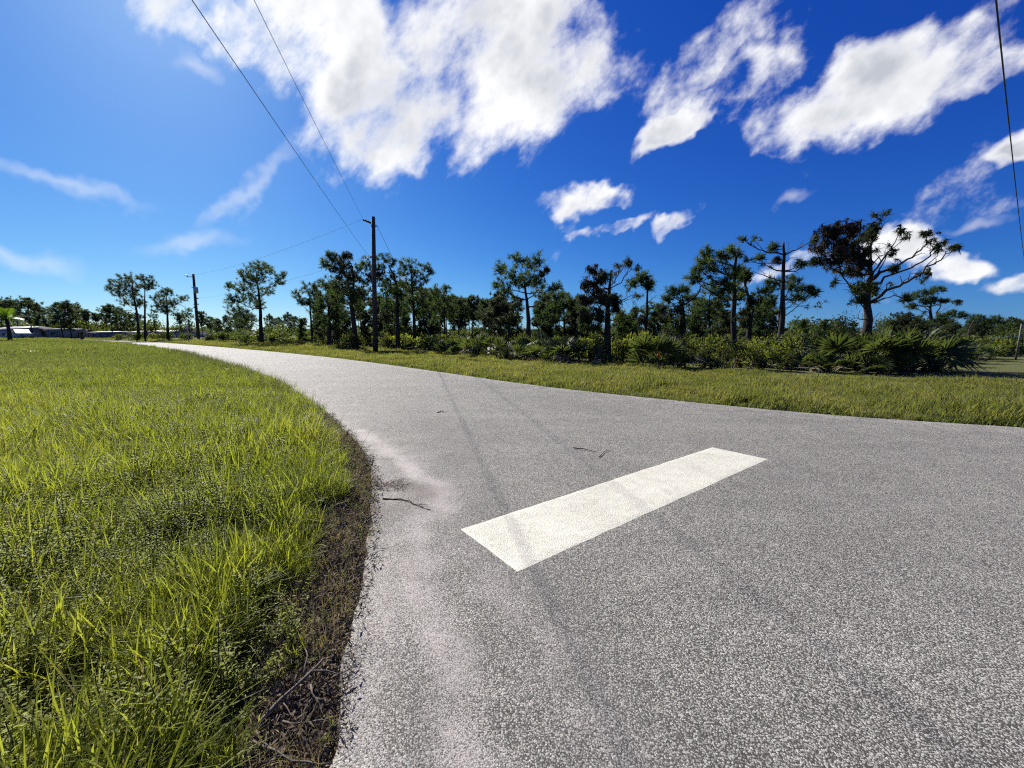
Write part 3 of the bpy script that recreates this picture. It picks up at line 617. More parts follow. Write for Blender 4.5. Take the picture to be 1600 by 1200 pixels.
clump_tree('tall heavy-crowned dark pine just left of the tall pole', 29, z2((1022,700),(1016,560),(1006,430),(1006,300),(992,180)), .46,
    [c2(918,150,78,58,'needle_droop'), c2(935,205,68,48,'needle_droop'), c2(838,172,42,38), c2(868,110,28,18), c2(960,110,38,24,'needle_droop'), c2(1000,250,58,48,'needle_droop'), c2(940,270,66,36), c2(1082,165,36,36), c2(1046,192,28,24), c2(985,370,72,55), c2(900,380,60,40), c2(1030,420,50,55), c2(1050,270,25,20), c2(960,330,60,40,'needle_droop')],
    [(z2((1005,345),(950,300),(900,288),(825,252)), .06, 0), (z2((1010,360),(1060,315),(1130,310),(1215,302)), .05, 3), (z2((1008,400),(940,370),(880,360)), .04, 3)], seed=26, dens=1.4, needle=.32)
clump_tree('pine with layered crown left of the heavy-crowned dark pine', 32, z2((856,690),(856,560),(852,440),(840,320)), .34,
    [c2(832,298,45,35), c2(850,370,70,45), c2(800,420,50,40), c2(870,440,75,48), c2(900,500,55,48), c2(820,520,50,40), c2(890,560,50,35)], [(z2((855,420),(800,350),(780,320)), .03, 0)], seed=27, dens=1.15, needle=.32)
clump_tree('slim open pine, the shorter one leftmost of the group by the tall pole', 36, z2((752,640),(746,520),(736,420),(734,340)), .26,
    [c2(730,318,60,28), c2(668,370,40,32), c2(762,360,40,38), c2(725,415,42,22), c2(780,300,26,20), c2(690,410,24,18)], [(z2((740,480),(690,430),(660,400)), .03, 2)], seed=28, dens=1.1, needle=.34)
clump_tree('wide layered pine standing alone between the two utility poles', 40, z2((435,680),(432,560),(428,450),(414,330),(402,220)), .46,
    [c2(418,188,80,34), c2(335,240,50,38), c2(400,268,80,45), c2(482,212,32,26), c2(552,252,42,36), c2(236,312,30,22), c2(330,318,70,38), c2(472,342,50,28), c2(266,390,60,34), c2(362,390,62,38), c2(268,462,50,50), c2(340,500,62,50), c2(300,550,50,45), c2(420,420,40,30), c2(540,290,30,15)],
    [(z2((425,390),(480,330),(540,270)), .045, 3), (z2((428,440),(360,430),(290,440)), .04, 3)], seed=29, dens=1.25, needle=.36)
def z1(*p): return [(x/4, 400+y/4) for x, y in p]
def c1(u, v, a, b, *m): return (u/4, 400+v/4, a/4, b/4, *m)
clump_tree('tall pine with leftward crown, left one of the far tall pair', 60, z1((868,530),(858,420),(850,340),(836,220),(830,150)), .42,
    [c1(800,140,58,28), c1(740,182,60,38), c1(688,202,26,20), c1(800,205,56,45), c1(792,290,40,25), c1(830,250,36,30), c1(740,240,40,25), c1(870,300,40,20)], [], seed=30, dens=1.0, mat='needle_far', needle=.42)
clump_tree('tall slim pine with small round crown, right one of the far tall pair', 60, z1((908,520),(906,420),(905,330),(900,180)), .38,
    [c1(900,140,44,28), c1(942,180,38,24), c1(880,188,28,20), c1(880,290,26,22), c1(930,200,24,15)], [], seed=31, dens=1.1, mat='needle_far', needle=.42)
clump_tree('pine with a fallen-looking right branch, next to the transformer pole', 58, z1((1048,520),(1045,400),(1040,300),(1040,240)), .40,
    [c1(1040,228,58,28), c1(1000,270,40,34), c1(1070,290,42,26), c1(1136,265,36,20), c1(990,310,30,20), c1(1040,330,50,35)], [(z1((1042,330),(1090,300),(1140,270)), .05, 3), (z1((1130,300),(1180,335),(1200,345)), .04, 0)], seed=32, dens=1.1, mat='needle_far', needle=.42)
def zr(*p): return [(1400+x/6.667, 440+y/6.667) for x, y in p]
def cr(u, v, a, b, *m): return (1400+u/6.667, 440+v/6.667, a/6.667, b/6.667, *m)
clump_tree('flat-topped spreading pine beyond the bare limbs of the windswept pine', 27, zr((345,640),(346,500),(352,380),(370,260),(376,180)), .34,
    [cr(432,88,70,34), cr(332,120,80,38), cr(212,142,80,40), cr(382,200,52,30), cr(300,210,50,28), cr(170,256,60,24), cr(490,210,30,16), cr(130,190,30,20), cr(395,430,30,20)], [(zr((368,280),(430,240),(500,205)), .04, 2), (zr((350,330),(290,250),(200,255)), .04, 2), (zr((348,380),(300,350),(270,325)), .03, 1), (zr((260,140),(285,50),(260,10)), .02, 4)], seed=33, dens=1.3)
clump_tree('thin leaning pine next to the flat-topped spreading pine', 27, zr((400,660),(420,500),(440,420),(480,320),(488,250)), .24,
    [cr(500,350,60,38), cr(602,325,60,28), cr(470,402,40,30), cr(450,440,30,25), cr(485,265,14,40)], [], seed=34, dens=1.3, lean=0) if False else clump_tree('thin leaning pine next to the flat-topped spreading pine', 27, zr((400,660),(420,500),(440,420),(480,320),(488,250)), .24,
    [cr(500,350,60,38), cr(602,325,60,28), cr(470,402,40,30), cr(450,440,30,25)], [(zr((470,330),(540,300),(600,260),(650,212)), .02, 1)], seed=34, dens=1.3)
clump_tree('small thin-trunked pine with two split tufts near the right edge', 30, zr((605,640),(604,500),(605,390)), .20,
    [cr(690,348,54,34), cr(560,420,42,30), cr(642,205,36,14,'needle_dead'), cr(640,470,35,30)], [(zr((606,440),(640,400),(690,360)), .03, 2)], seed=35, dens=1.3)
clump_tree('low wide flat-crowned pine near the right edge', 36, zr((740,660),(745,560),(770,470),(800,420)), .30,
    [cr(830,385,100,38), cr(1022,405,100,42), cr(920,430,80,36), cr(880,475,90,38), cr(820,530,90,50), cr(960,500,60,30), cr(900,560,80,45)], [], seed=36, dens=1.3, needle=.34)
clump_tree('round dark pine right beside the windswept pine trunk, further back', 27, zr((104,640),(100,540),(84,420)), .26,
    [cr(75,380,76,80), cr(30,470,60,55), cr(100,460,60,50), cr(120,370,40,50), cr(10,520,50,45)], [], seed=37, dens=1.4, mat='needle_droop')
clump_tree('short stubby pine between the round dark pine and the flat-topped pine', 28, zr((240,640),(240,480),(240,370)), .24, [cr(240,380,30,22), cr(230,440,36,30), cr(265,480,30,30)], [], seed=38, dens=1.2)

# ------------------------------------------------------------------ background pines: grown meshes shared between trees
lib = []
for i in range(9):
    r = np.random.default_rng(300+i); H = 8.
    prof = ['round', 'top', 'round', 'cone', 'top', 'round', 'sparse', 'top', 'round'][i]
    tr, br, V, Fx = grow_pine(r, H, [.45, .62, .35, .3, .66, .5, .4, .7, .25][i], [1.9, 1.7, 2.1, 1.8, 1.4, 1.7, 1.6, 1.3, 2.2][i], [1.15, 1.1, 1.2, 1., 1.1, 1.2, .7, 1.2, 1.2][i], prof, True, r.normal(0, .03), needle=.46)
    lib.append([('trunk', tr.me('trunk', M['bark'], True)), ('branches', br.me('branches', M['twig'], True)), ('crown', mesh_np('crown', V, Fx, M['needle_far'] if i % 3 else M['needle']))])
slim = []
for i in range(5):
    r = np.random.default_rng(340+i)
    tr, br, V, Fx = grow_pine(r, 8., .62, 1.15, 1.25, 'round', True, r.normal(0, .025), tw=.17, needle=.46)
    slim.append([('trunk', tr.me('trunk', M['bark'], True)), ('branches', br.me('branches', M['twig'], True)), ('crown', mesh_np('crown', V, Fx, M['needle_droop']))])
def place_pine(u, Y, vtop, label, group, r, src=lib, i=None):
    H = W(u, vtop, Y)[2]; k = int(r.integers(len(src))) if i is None else i
    e = empty('pine_tree', (GX(u, Y), Y, -.04), label, 'tree', group, float(r.uniform(0, 6.28))); f = H/8.2*float(r.uniform(.95, 1.05)); w = f*float(r.uniform(.85, 1.2)); e.scale = (w, w, f)
    for nm, me in src[k]: link(nm, me, e)
sap = []
for i in range(5):
    r = np.random.default_rng(370+i)
    tr, br, V, Fx = grow_pine(r, 8., .10, 2.5, 1.35, ['cone', 'round', 'sparse', 'round', 'cone'][i], True, r.normal(0, .04), tw=.2, needle=.55)
    sap.append([('trunk', tr.me('trunk', M['bark'], True)), ('branches', br.me('branches', M['twig'], True)), ('crown', mesh_np('crown', V, Fx, M[['needle', 'needle_droop', 'needle_droop', 'needle', 'needle_droop'][i]]))])
r = np.random.default_rng(55)
far_sets = [
 ('second-rank pine behind the roadside pines', 'second-rank pines', lib, [(500,42,452),(526,40,446),(566,40,450),(590,44,456),(606,40,440),(632,42,438),(664,40,448),(677,44,456),(698,42,462),(716,40,466),(738,44,464),(757,40,470),(781,38,462),(808,36,466),(850,32,458),(872,34,462),(890,36,470),(1030,32,476),(1088,30,464),(1120,30,460),(1190,32,468)]),
 ('low bushy young pine in the gaps of the middle trees', 'young pines among the middle trees', sap, [(772,24,482),(802,26,486),(846,24,474),(862,27,468),(892,22,486),(914,24,478),(972,22,488),(986,25,482),(1022,23,492),(1040,25,484),(1084,24,478),(1124,26,482),(1186,24,476),(1206,27,484)]),
 ('bushy young pine under the group by the tall pole', 'young pines by the tall pole', sap, [(470,40,496),(498,38,488),(524,36,482),(542,38,490),(570,36,486),(596,38,478),(612,34,490),(634,36,484),(660,38,480),(676,40,486)]),
 ('small bushy pine beside the windswept pine', 'small pines beside the windswept pine', sap, [(1256,22,500),(1286,24,498),(1392,24,502),(1432,26,500),(1488,28,508),(1520,30,506)]),
 ('pine of the hazy far-left tree line', 'far left tree line', lib, [(12,92,472),(28,88,468),(50,80,463),(66,90,476),(84,96,482),(98,80,474),(110,78,470),(122,84,476),(138,80,484),(152,92,488),(166,86,487),(176,80,477),(190,88,480),(242,84,485),(4,86,470),(58,100,474),(132,98,490),(204,92,490),(218,96,490)]),
 ('low pine of the far row between the two poles', 'far row between the poles', lib, [(284,80,488),(296,74,484),(316,78,486),(330,84,496),(342,76,498),(356,82,494),(372,70,490),(388,76,488),(424,72,492),(436,80,494),(450,66,488),(462,74,493),(476,60,496),(498,64,478),(528,58,470),(540,62,486),(562,54,478),(586,58,470),(600,52,466)]),
 ('slender dark pine of the dense row right of the tall pole', 'dense row of thin trunks', slim, [(612,50,474),(634,48,470),(664,48,462),(676,50,468),(688,46,476),(704,48,472),(711,46,468),(718,49,470),(726,47,466),(733,50,470),(740,48,474),(748,46,466),(756,50,470),(763,47,468),(771,49,474),(780,46,462),(788,50,468),(852,46,470),(866,44,464),(898,46,470),(908,42,466)]),
 ('pine behind the gaps of the middle trees', 'pines behind the middle gaps', lib, [(842,34,470),(900,36,476),(912,32,480),(974,34,490),(986,38,494),(1024,40,498),(1040,38,490),(1082,34,486),(1128,36,488),(1140,40,484),(1188,38,490)]),
 ('low distant pine on the right-hand skyline', 'distant pines on the right skyline', lib, [(1256,64,506),(1272,60,503),(1290,66,505),(1312,60,502),(1332,64,500),(1388,46,500),(1424,48,504),(1442,52,500),(1478,50,502),(1508,54,506),(1522,58,508),(1544,56,504),(1566,50,500),(1578,48,496),(1590,52,500),(1606,50,498),(1630,46,492),(1514,48,500),(1560,44,508),(1585,60,505),(1240,56,498)])]
ORD = 'leftmost second third fourth fifth sixth seventh eighth ninth tenth eleventh twelfth thirteenth fourteenth fifteenth sixteenth seventeenth eighteenth nineteenth twentieth twenty-first twenty-second'.split()
def nth(i, what): return ('leftmost ' + what) if i == 0 else ORD[i] + ' ' + what + ', from left'
for lab, grp, src, sp in far_sets:
    for i, (u, Y, vt) in enumerate(sorted(sp)):
        mix = src is slim and i % 3 == 1
        if src is slim: Y += float(r.uniform(-7, 9)); vt += float(r.uniform(-9, 10))
        place_pine(u, Y, vt, nth(i, lab), grp, r, lib if mix else src)

# ------------------------------------------------------------------ leafy shrubs and palmettos
def leaf_cloud(r, n, A, size, lumps=7, lo=.0):
    """small leaves on the shells of several overlapping lumps filling a bush of half-axes A (z from the ground)"""
    c = r.uniform(-.62, .62, (lumps, 3))*A; c[:, 2] = r.uniform(.35, 1.25, lumps)*A[2]; c[0] = (0, 0, A[2]); k = r.integers(0, lumps, n)
    d = unit(r.normal(size=(n, 3)))*(r.random((n, 1))**.33)*A*r.uniform(.38, .62, lumps)[k][:, None]; P = c[k]+d; P[:, 2] = np.abs(P[:, 2]-lo)+lo
    ax = unit(r.normal(size=(n, 3))+np.array([0, 0, .4])); sdv = unit(np.cross(ax, r.normal(size=(n, 3)))); l = size*r.uniform(.6, 1.35, n)[:, None]; w = l*.42
    V = np.stack([P, P+ax*l*.5+sdv*w*.5, P+ax*l, P+ax*l*.5-sdv*w*.5], 1); return V.reshape(-1, 3), np.arange(n*4).reshape(-1, 4), c
def shrub(u, Y, wpx, vtop, label, mat, seed, leaf=.10, n=None, group=None, dy=1.):
    r = np.random.default_rng(seed); px = Y/F; H = max(.35, W(u, vtop, Y)[2]); A = np.array([wpx*px/1.75, wpx*px/1.75*dy, H/1.75])
    n = n or int(np.clip(A[0]*A[1]*A[2]*2600/(leaf/.1)**2, 500, 4200)); V, Fx, c = leaf_cloud(r, n, A, leaf)
    e = empty('shrub', (GX(u, Y), Y, -.04), label, 'shrub', group); link('foliage', mesh_np('foliage', V, Fx, M[mat]), e)
    st = MB()
    for q in c:
        b0 = np.array([r.normal(0, .12), r.normal(0, .12), -.03]); st.tube(curve_pts(b0, q, .05, 5, r), np.linspace(.022, .007, 5), 4, False)
        for _ in range(3): st.tube(curve_pts(b0+(q-b0)*.6, q+r.normal(0, .35, 3)*A, .0, 3, r), [.01, .008, .004], 3, False)
    st.build('stems', M['twig'], e); return e
def frond_mesh(seed, nseg, dry=False, spread=2.5):
    """palmetto fan: a stalk along +Y and stiff folded segments radiating from its end, unit size"""
    r = np.random.default_rng(seed); mb = MB(); mb.tube([(0, 0, 0), (0, .35, .02), (0, .72, 0)], [.016, .012, .010], 4, False)
    h = np.array([0, .72, 0]); th = np.linspace(-spread/2*1.12, spread/2*1.12, nseg)
    for a in th:
        a += r.normal(0, .03); l = (.62-.12*abs(a)/1.4)*r.uniform(.88, 1.08); d = np.array([math.sin(a), math.cos(a), r.normal(.02, .06)+.10*math.cos(a)]); sdv = np.array([math.cos(a), -math.sin(a), 0])
        w = .036*r.uniform(.8, 1.2); m1 = h+d*l*.55; tip = h+d*l-np.array([0, 0, l*(.08+.12*r.random()+(.35 if dry else 0))]); up = np.array([0, 0, .014])
        V = [h-sdv*.008, h+sdv*.008, m1-sdv*w, m1+up*-1, m1+sdv*w, tip]
        mb.add(V, [[0, 3, 2], [0, 1, 3], [1, 4, 3], [2, 3, 5], [3, 4, 5]])
    return mb
FR = [frond_mesh(i, 17, spread=2.7).me('frond', M['palmetto']) for i in range(4)]+[frond_mesh(10+i, 13, spread=2.0).me('frond', M['palmetto']) for i in range(2)]
FRD = [frond_mesh(20+i, 12, True, 1.9).me('dry_frond', M['palmetto_dry']) for i in range(2)]
def palmetto(u, Y, vtop, label, seed, n=15, dry=2, group=None, spread=1., x=None, name='saw_palmetto', H=None):
    r = np.random.default_rng(seed); H = (H or max(.6, W(u, vtop, Y)[2]))*(r.uniform(.72, 1.12) if group else 1.)
    e = empty(name, (GX(u, Y) if x is None else x, Y, -.04), label, 'palmetto', group)
    core = MB()
    for _ in range(3): q = np.array([r.normal(0, .2), r.normal(0, .2), H*.16]); core.tube([(q[0]*.4, q[1]*.4, -.03), q], [.07, .05], 6)
    core.build('trunk', M['darktwig'], e)
    for i in range(n+dry):
        d = i >= n; me = (FRD if d else FR)[r.integers(2 if d else 6)]; o = link('dry_frond' if d else 'frond', me, e)
        az = i*2.4+r.normal(0, .3); el = r.uniform(.02, .35) if d else r.uniform(.30, 1.40); L_ = H/(1.30*max(.70, math.sin(el)+.12))*r.uniform(.78, 1.02); L_ = min(L_, H*.80)
        o.location = (r.normal(0, .15*spread)+.12*math.cos(az), r.normal(0, .15*spread)+.12*math.sin(az), .10*H*r.uniform(.3, 1.6))
        o.rotation_euler = (el, r.normal(0, .5), az); o.scale = (L_, L_, L_)
    return e
# palmettos at the edge of the thicket
palmetto(1034, 14.6, 512, 'spiky palmetto right behind the orange-ribboned stake', 1, 20, 1)
palmetto(1338, 13.9, 505, 'tall palmetto at the foot of the windswept pine', 2, 18, 1)
palmetto(1374, 13.4, 506, 'big palmetto just right of the windswept pine trunk', 3, 18, 1)
palmetto(1428, 13.2, 503, 'upright bright palmetto right of the windswept pine', 4, 20, 1)
palmetto(1292, 13.2, 545, 'low palmetto with pale dead fronds left of the windswept pine', 5, 16, 1)
palmetto(1400, 12.8, 535, 'shaded palmetto in front of the two tall palmettos', 6, 13, 1)
palmetto(1358, 12.9, 540, 'lowest dark palmetto in front of the windswept pine', 7, 13, 1)
palmetto(1468, 13.4, 532, 'rightmost palmetto of the dark clump by the verge', 8, 13, 1)
for i, (u, Y, v) in enumerate([(1500,17,532),(1528,18.5,530),(1548,20,534),(1566,22,536),(1512,21,528)]):
    palmetto(u, Y, v, nth([1500,1512,1528,1548,1566].index(u), 'pale palmetto near the clearing at right'), 20+i, 13, 2, 'pale palmettos near the clearing')
for i, (u, Y, v) in enumerate([(712,22.5,520),(742,21,516),(770,20,519),(800,18.8,520),(826,18,524),(856,17.6,518),(884,17,524),(912,16.6,528),(700,25,524),(760,22.5,514),(812,20.5,514),(842,19.6,516),(872,18.8,515)]):
    palmetto(u, Y, v, nth([700,712,742,760,770,800,812,826,842,856,872,884,912].index(u), 'palmetto of the thicket below the middle pines'), 40+i, 12, 1, 'palmettos of the middle thicket')
for i, (u, Y, v) in enumerate([(640,26.5,526),(658,26,528),(676,25.4,524),(690,24.5,526)]):
    palmetto(u, Y, v, nth([640,658,676,690].index(u), 'dark palmetto in the hedge-like clump right of the tall pole'), 60+i, 13, 1, 'palmettos right of the tall pole')
for i, (u, Y, v) in enumerate([(1080,15.6,532),(1120,15.4,538),(1160,15.6,536),(1250,13.8,530),(1232,15.2,520)]):
    palmetto(u, Y, v, nth([1080,1120,1160,1232,1250].index(u), 'small palmetto among the light shrubs'), 70+i, 12, 1, 'palmettos among the light shrubs')
# shrubs
SH = [(1552,25,30,516,'leafy shrub left of the low grey-roofed shed','shrub_light'),(1578,27,34,510,'tall dark shrub before the teal-roofed shed','shrub_dark'),(1612,26,34,514,'shrub cut by the right edge behind the post','shrub_dark'),(1528,24,28,520,'olive shrub behind the pale palmettos','shrub_light'),
 (1312,15.2,46,476,'tall leafy grey-green shrub left of the windswept pine trunk','shrub_dark'),(1290,14.6,38,505,'rounded olive shrub before the tall grey-green shrub','shrub_light'),
 (1222,14.3,46,520,'yellow-green shrub below the broken-topped pine','shrub_light'),(1182,14.2,44,522,'light green shrub below the ragged drooping pine','shrub_light'),(1142,14.3,42,520,'light leafy shrub at the foot of the tall curved pine','shrub_light'),
 (1100,14.5,42,517,'bright bushy shrub right of the spiky palmetto','shrub_light'),(1066,15.0,36,514,'olive shrub under the snapped pine','shrub_light'),(1000,16.2,36,524,'brownish shrub left of the ribboned stake','shrub_brown'),(975,16.4,32,520,'yellowish shrub just right of the drooping pine','shrub_light'),
 (940,16.4,36,516,'dense grey-green shrub at the foot of the drooping pine','shrub_dark'),(958,15.6,34,540,'low dark shrub by the verge under the drooping pine','shrub_dark'),(900,16.8,34,528,'grey twiggy shrub at the verge edge, middle thicket','shrub_dark'),
 (820,17.6,34,540,'dark round shrub at the front of the middle thicket','shrub_dark'),(860,17.2,30,545,'low shrub between the dark round shrub and the grey twiggy one','shrub_light'),(740,20.5,36,534,'grey-green tangled shrub at the left end of the middle thicket','shrub_dark'),
 (550,29,38,512,'big dark evergreen bush just left of the tall pole','shrub_dark'),(532,28.5,24,528,'dark bush with pale leaves left of the big evergreen bush','shrub_dark'),(604,30,18,514,'brown-leaved shrub right beside the tall pole','shrub_brown'),(470,34,26,528,'low brownish shrub left of the dark bush','shrub_brown'),
 (448,36,30,524,'grey low shrub near the wide layered pine','shrub_dark'),(502,33,24,524,'olive scrub under the slim open pine','shrub_light'),(1440,14.8,40,522,'dark shrub behind the upright bright palmetto','shrub_dark'),(1490,15.5,34,530,'light shrub right of the dark palmetto clump','shrub_light'),(1470,13.1,24,556,'low shady shrub at the right end of the palmetto clump','shrub_dark'),
 (1196,13.9,24,552,'low grey shrub by the verge with a pale stick','shrub_dark'),(1118,14.0,22,555,'low dark shrub beside the charred stump','shrub_dark'),(405,41,26,512,'dark bush at the foot of the wide layered pine','shrub_dark'),(380,42,26,514,'dark bush left at the foot of the wide layered pine','shrub_dark'),(350,46,24,518,'dark hedge-like bush right of the transformer pole','shrub_dark'),
 (330,50,20,519,'small bush next to the transformer pole base','shrub_dark'),(288,56,20,517,'bush left of the transformer pole behind the white cross post','shrub_dark'),(262,58,22,516,'bush under the pine beside the transformer pole','shrub_dark'),(216,60,24,517,'dark round bush under the far tall pair of pines','shrub_dark'),(190,64,20,519,'low bush at the left end of the far hedge','shrub_dark'),(238,60,20,519,'low light bush in the far hedge','shrub_light'),(425,40,22,520,'dark bush right of the wide layered pine trunk','shrub_dark')]
for i, (u, Y, w, v, lab, mt) in enumerate(SH): shrub(u, Y, w, v, lab, mt, 500+i, leaf=.085 if Y < 18 else .13 if Y < 40 else .24)
# thicket behind them, one mass
r = np.random.default_rng(77); TV, TF, TM, n0 = [], [], [], 0
for i in range(230):
    u = r.uniform(330, 1640); f0 = np.interp(u, [330, 560, 700, 830, 1030, 1380, 1500, 1640], [49, 33, 26, 20, 17.5, 16, 19, 24]); Y = f0+abs(r.normal(0, 1))*(2+f0*.22)
    H = r.uniform(.55, 1.25)*(1.15 if 600 < u < 1500 else .85); A = np.array([r.uniform(.8, 1.6), r.uniform(.8, 1.6), H/1.75]); V, Fx, _ = leaf_cloud(r, 420, A, .17+.003*Y)
    if i >= 230: pass
    TV.append(V+np.array([GX(u, Y), Y, -.03])); TF.append(Fx+n0); n0 += len(V); TM += [int(r.integers(3) > 1)]*len(Fx)
for i in range(120):
    u = r.uniform(420, 1300) if i < 80 else r.uniform(-60, 340); Y = r.uniform(36, 62) if i < 80 else r.uniform(88, 104)
    H = r.uniform(1.3, 2.7) if i < 80 else r.uniform(2.2, 5.0); A = np.array([r.uniform(.9, 2.2)*(1 if i < 80 else 1.8), r.uniform(.9, 2), H/1.75]); V, Fx, _ = leaf_cloud(r, 330, A, .30 if i < 80 else .6)
    TV.append(V+np.array([GX(u, Y), Y, -.03])); TF.append(Fx+n0); n0 += len(V); TM += [0]*len(Fx)
tag(link('undergrowth', mesh_np('undergrowth', np.vstack(TV), np.vstack(TF), [M['shrub_dark'], M['shrub_light']], mi=TM)), 'dense dark undergrowth filling the ground beneath the pines', 'undergrowth', kind='stuff')
# far-off wood closing the horizon
TV, TF, n0 = [], [], 0
for i in range(330):
    u = r.uniform(-500, 2100); Y = r.uniform(105, 190); H = r.uniform(1.6, 4.6)*(1.4 if u < 200 or u > 1250 else .8); A = np.array([r.uniform(3, 6), r.uniform(3, 6), H/1.75]); V, Fx, _ = leaf_cloud(r, 260, A, 1.0)
    TV.append(V+np.array([GX(u, Y), Y, -.03])); TF.append(Fx+n0); n0 += len(V)
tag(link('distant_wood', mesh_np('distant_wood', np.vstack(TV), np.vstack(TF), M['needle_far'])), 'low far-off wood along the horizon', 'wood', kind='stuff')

# ------------------------------------------------------------------ grass
PC = bpy.data.collections.new('grass_sources')
def blades(r, n, rad, h, w, bend, seg=3, up=.9):
    V, f3, f4 = [], [], []; k = 0
    for i in range(n):
        a, q = r.uniform(0, 6.28), rad*math.sqrt(r.random()); b0 = np.array([q*math.cos(a), q*math.sin(a), -.01]); az = r.uniform(0, 6.28); l = h*r.uniform(.45, 1.1); be = bend*r.uniform(.2, 1.3)
        d = np.array([math.cos(az), math.sin(az), 0]); sdv = np.array([-math.sin(az), math.cos(az), 0])*w*r.uniform(.7, 1.3)/2; tl = r.uniform(0, .45)
        p, ang = b0.copy(), tl
        V += [p-sdv, p+sdv]
        for j in range(seg):
            p = p+l/seg*(d*math.sin(ang)+np.array([0, 0, math.cos(ang)])); ang += be/seg
            if j < seg-1: sc = 1-.35*(j+1)/seg; V += [p-sdv*sc, p+sdv*sc]
            else: V += [p]
        for j in range(seg-1): f4.append([k+2*j, k+2*j+1, k+2*j+3, k+2*j+2])
        f3.append([k+2*seg-2, k+2*seg-1, k+2*seg]); k += 2*seg+1
    return MB().add(V, f3, f4)
def weed(r, nst, h, leaf, rad, pairs=9):
    st, lv = MB(), MB()
    for i in range(nst):
        a = r.uniform(0, 6.28); b0 = np.array([rad*r.random()*math.cos(a), rad*r.random()*math.sin(a), -.01]); hh = h*r.uniform(.55, 1.1); tip = b0+np.array([r.normal(0, .28)*hh, r.normal(0, .28)*hh, hh]); P = curve_pts(b0, tip, 0, 5, r, .05)
        st.tube(P, np.linspace(.0022, .0010, 5), 3, False)
        for j in range(pairs):
            f = .2+.8*(j+r.random()*.6)/pairs; q = P[0]+(P[-1]-P[0])*min(f, 1); q = np.array([np.interp(f*4, range(5), P[:, c]) for c in range(3)])
            for sg in (0, math.pi):
                az = j*1.9+sg+r.normal(0, .3); l = leaf*r.uniform(.6, 1.2)*(1.15-.5*f); d = np.array([math.cos(az), math.sin(az), r.uniform(.0, .7)]); d /= np.linalg.norm(d); s2 = unit(np.cross(d, (0, 0, 1)))*l*.16; up = np.array([0, 0, .12*l])
                lv.add([q, q+d*l*.5+s2+up, q+d*l-up*.5, q+d*l*.5-s2+up], None, [[0, 1, 2, 3]])
    v = st.n; V = np.vstack(st.v+lv.v); f4 = np.vstack(st.f4+[x+v for x in lv.f4]); mi = [1]*sum(len(x) for x in st.f4)+[0]*sum(len(x) for x in lv.f4)
    return mesh_np('weed', V, f4, [M['weed'], M['stem']], mi=mi)
srcs = {}
def reg(key, me):
    o = bpy.data.objects.new('src_'+key, me); srcs.setdefault(key[:key.rindex('_')], []).append(o)
for i in range(5):
    r = np.random.default_rng(900+i)
    reg('fine_%d' % i, blades(r, 34, .07, .20, .0042, 1.1, 4).me('fine', M['grass']))
    reg('tall_%d' % i, blades(r, 24, .07, .32, .0046, 1.3, 4).me('tall', M['grass']))
    reg('mat_%d' % i, blades(r, 30, .09, .10, .0045, 1.8, 3).me('mat', M['grass']))
    reg('weed_%d' % i, weed(r, 6, .25, .023, .07, 15))
    reg('low_%d' % i, weed(r, 7, .13, .022, .09, 8))
    reg('dry_%d' % i, blades(r, 6, .06, .30, .0032, 1.0, 4).me('dry', M['grass_dry']))
    reg('lawn_%d' % i, blades(r, 40, .24, .20, .014, 1.1, 2).me('lawn', M['grass_far']))
    reg('lawnfar_%d' % i, blades(r, 46, .60, .24, .036, .9, 2).me('lawnfar', M['grass_far']))
    reg('verge_%d' % i, blades(r, 46, .20, .26, .012, 1.1, 3).me('verge', M['grass_verge']))
    reg('vergelow_%d' % i, blades(r, 36, .16, .13, .011, 1.3, 2).me('vergelow', M['grass_far']))
    reg('seed_%d' % i, weed(r, 3, .42, .022, .05, 9))
    # litter: curled dead leaves and broken straw lying flat
    mb = MB()
    for j in range(34):
        p = np.array([r.uniform(-.09, .09), r.uniform(-.09, .09), r.uniform(.002, .022)]); a = r.uniform(0, 6.28); l = r.uniform(.008, .045); w = r.uniform(.001, .0045); d = np.array([math.cos(a), math.sin(a), r.normal(0, .25)])*l; q = np.array([-math.sin(a), math.cos(a), r.normal(0, .5)])*w
        mb.add([p, p+d*.5+q+(0, 0, .004), p+d, p+d*.5-q], None, [[0, 1, 2, 3]])
    reg('litter_%d' % i, mb.me('litter', M['litter']))
order = {}
allsrc = []
for k in sorted(srcs):
    order[k] = []
    for o in srcs[k]: o.name = 'grass_source_%03d' % len(allsrc); order[k].append(len(allsrc)); allsrc.append(o); PC.objects.link(o)
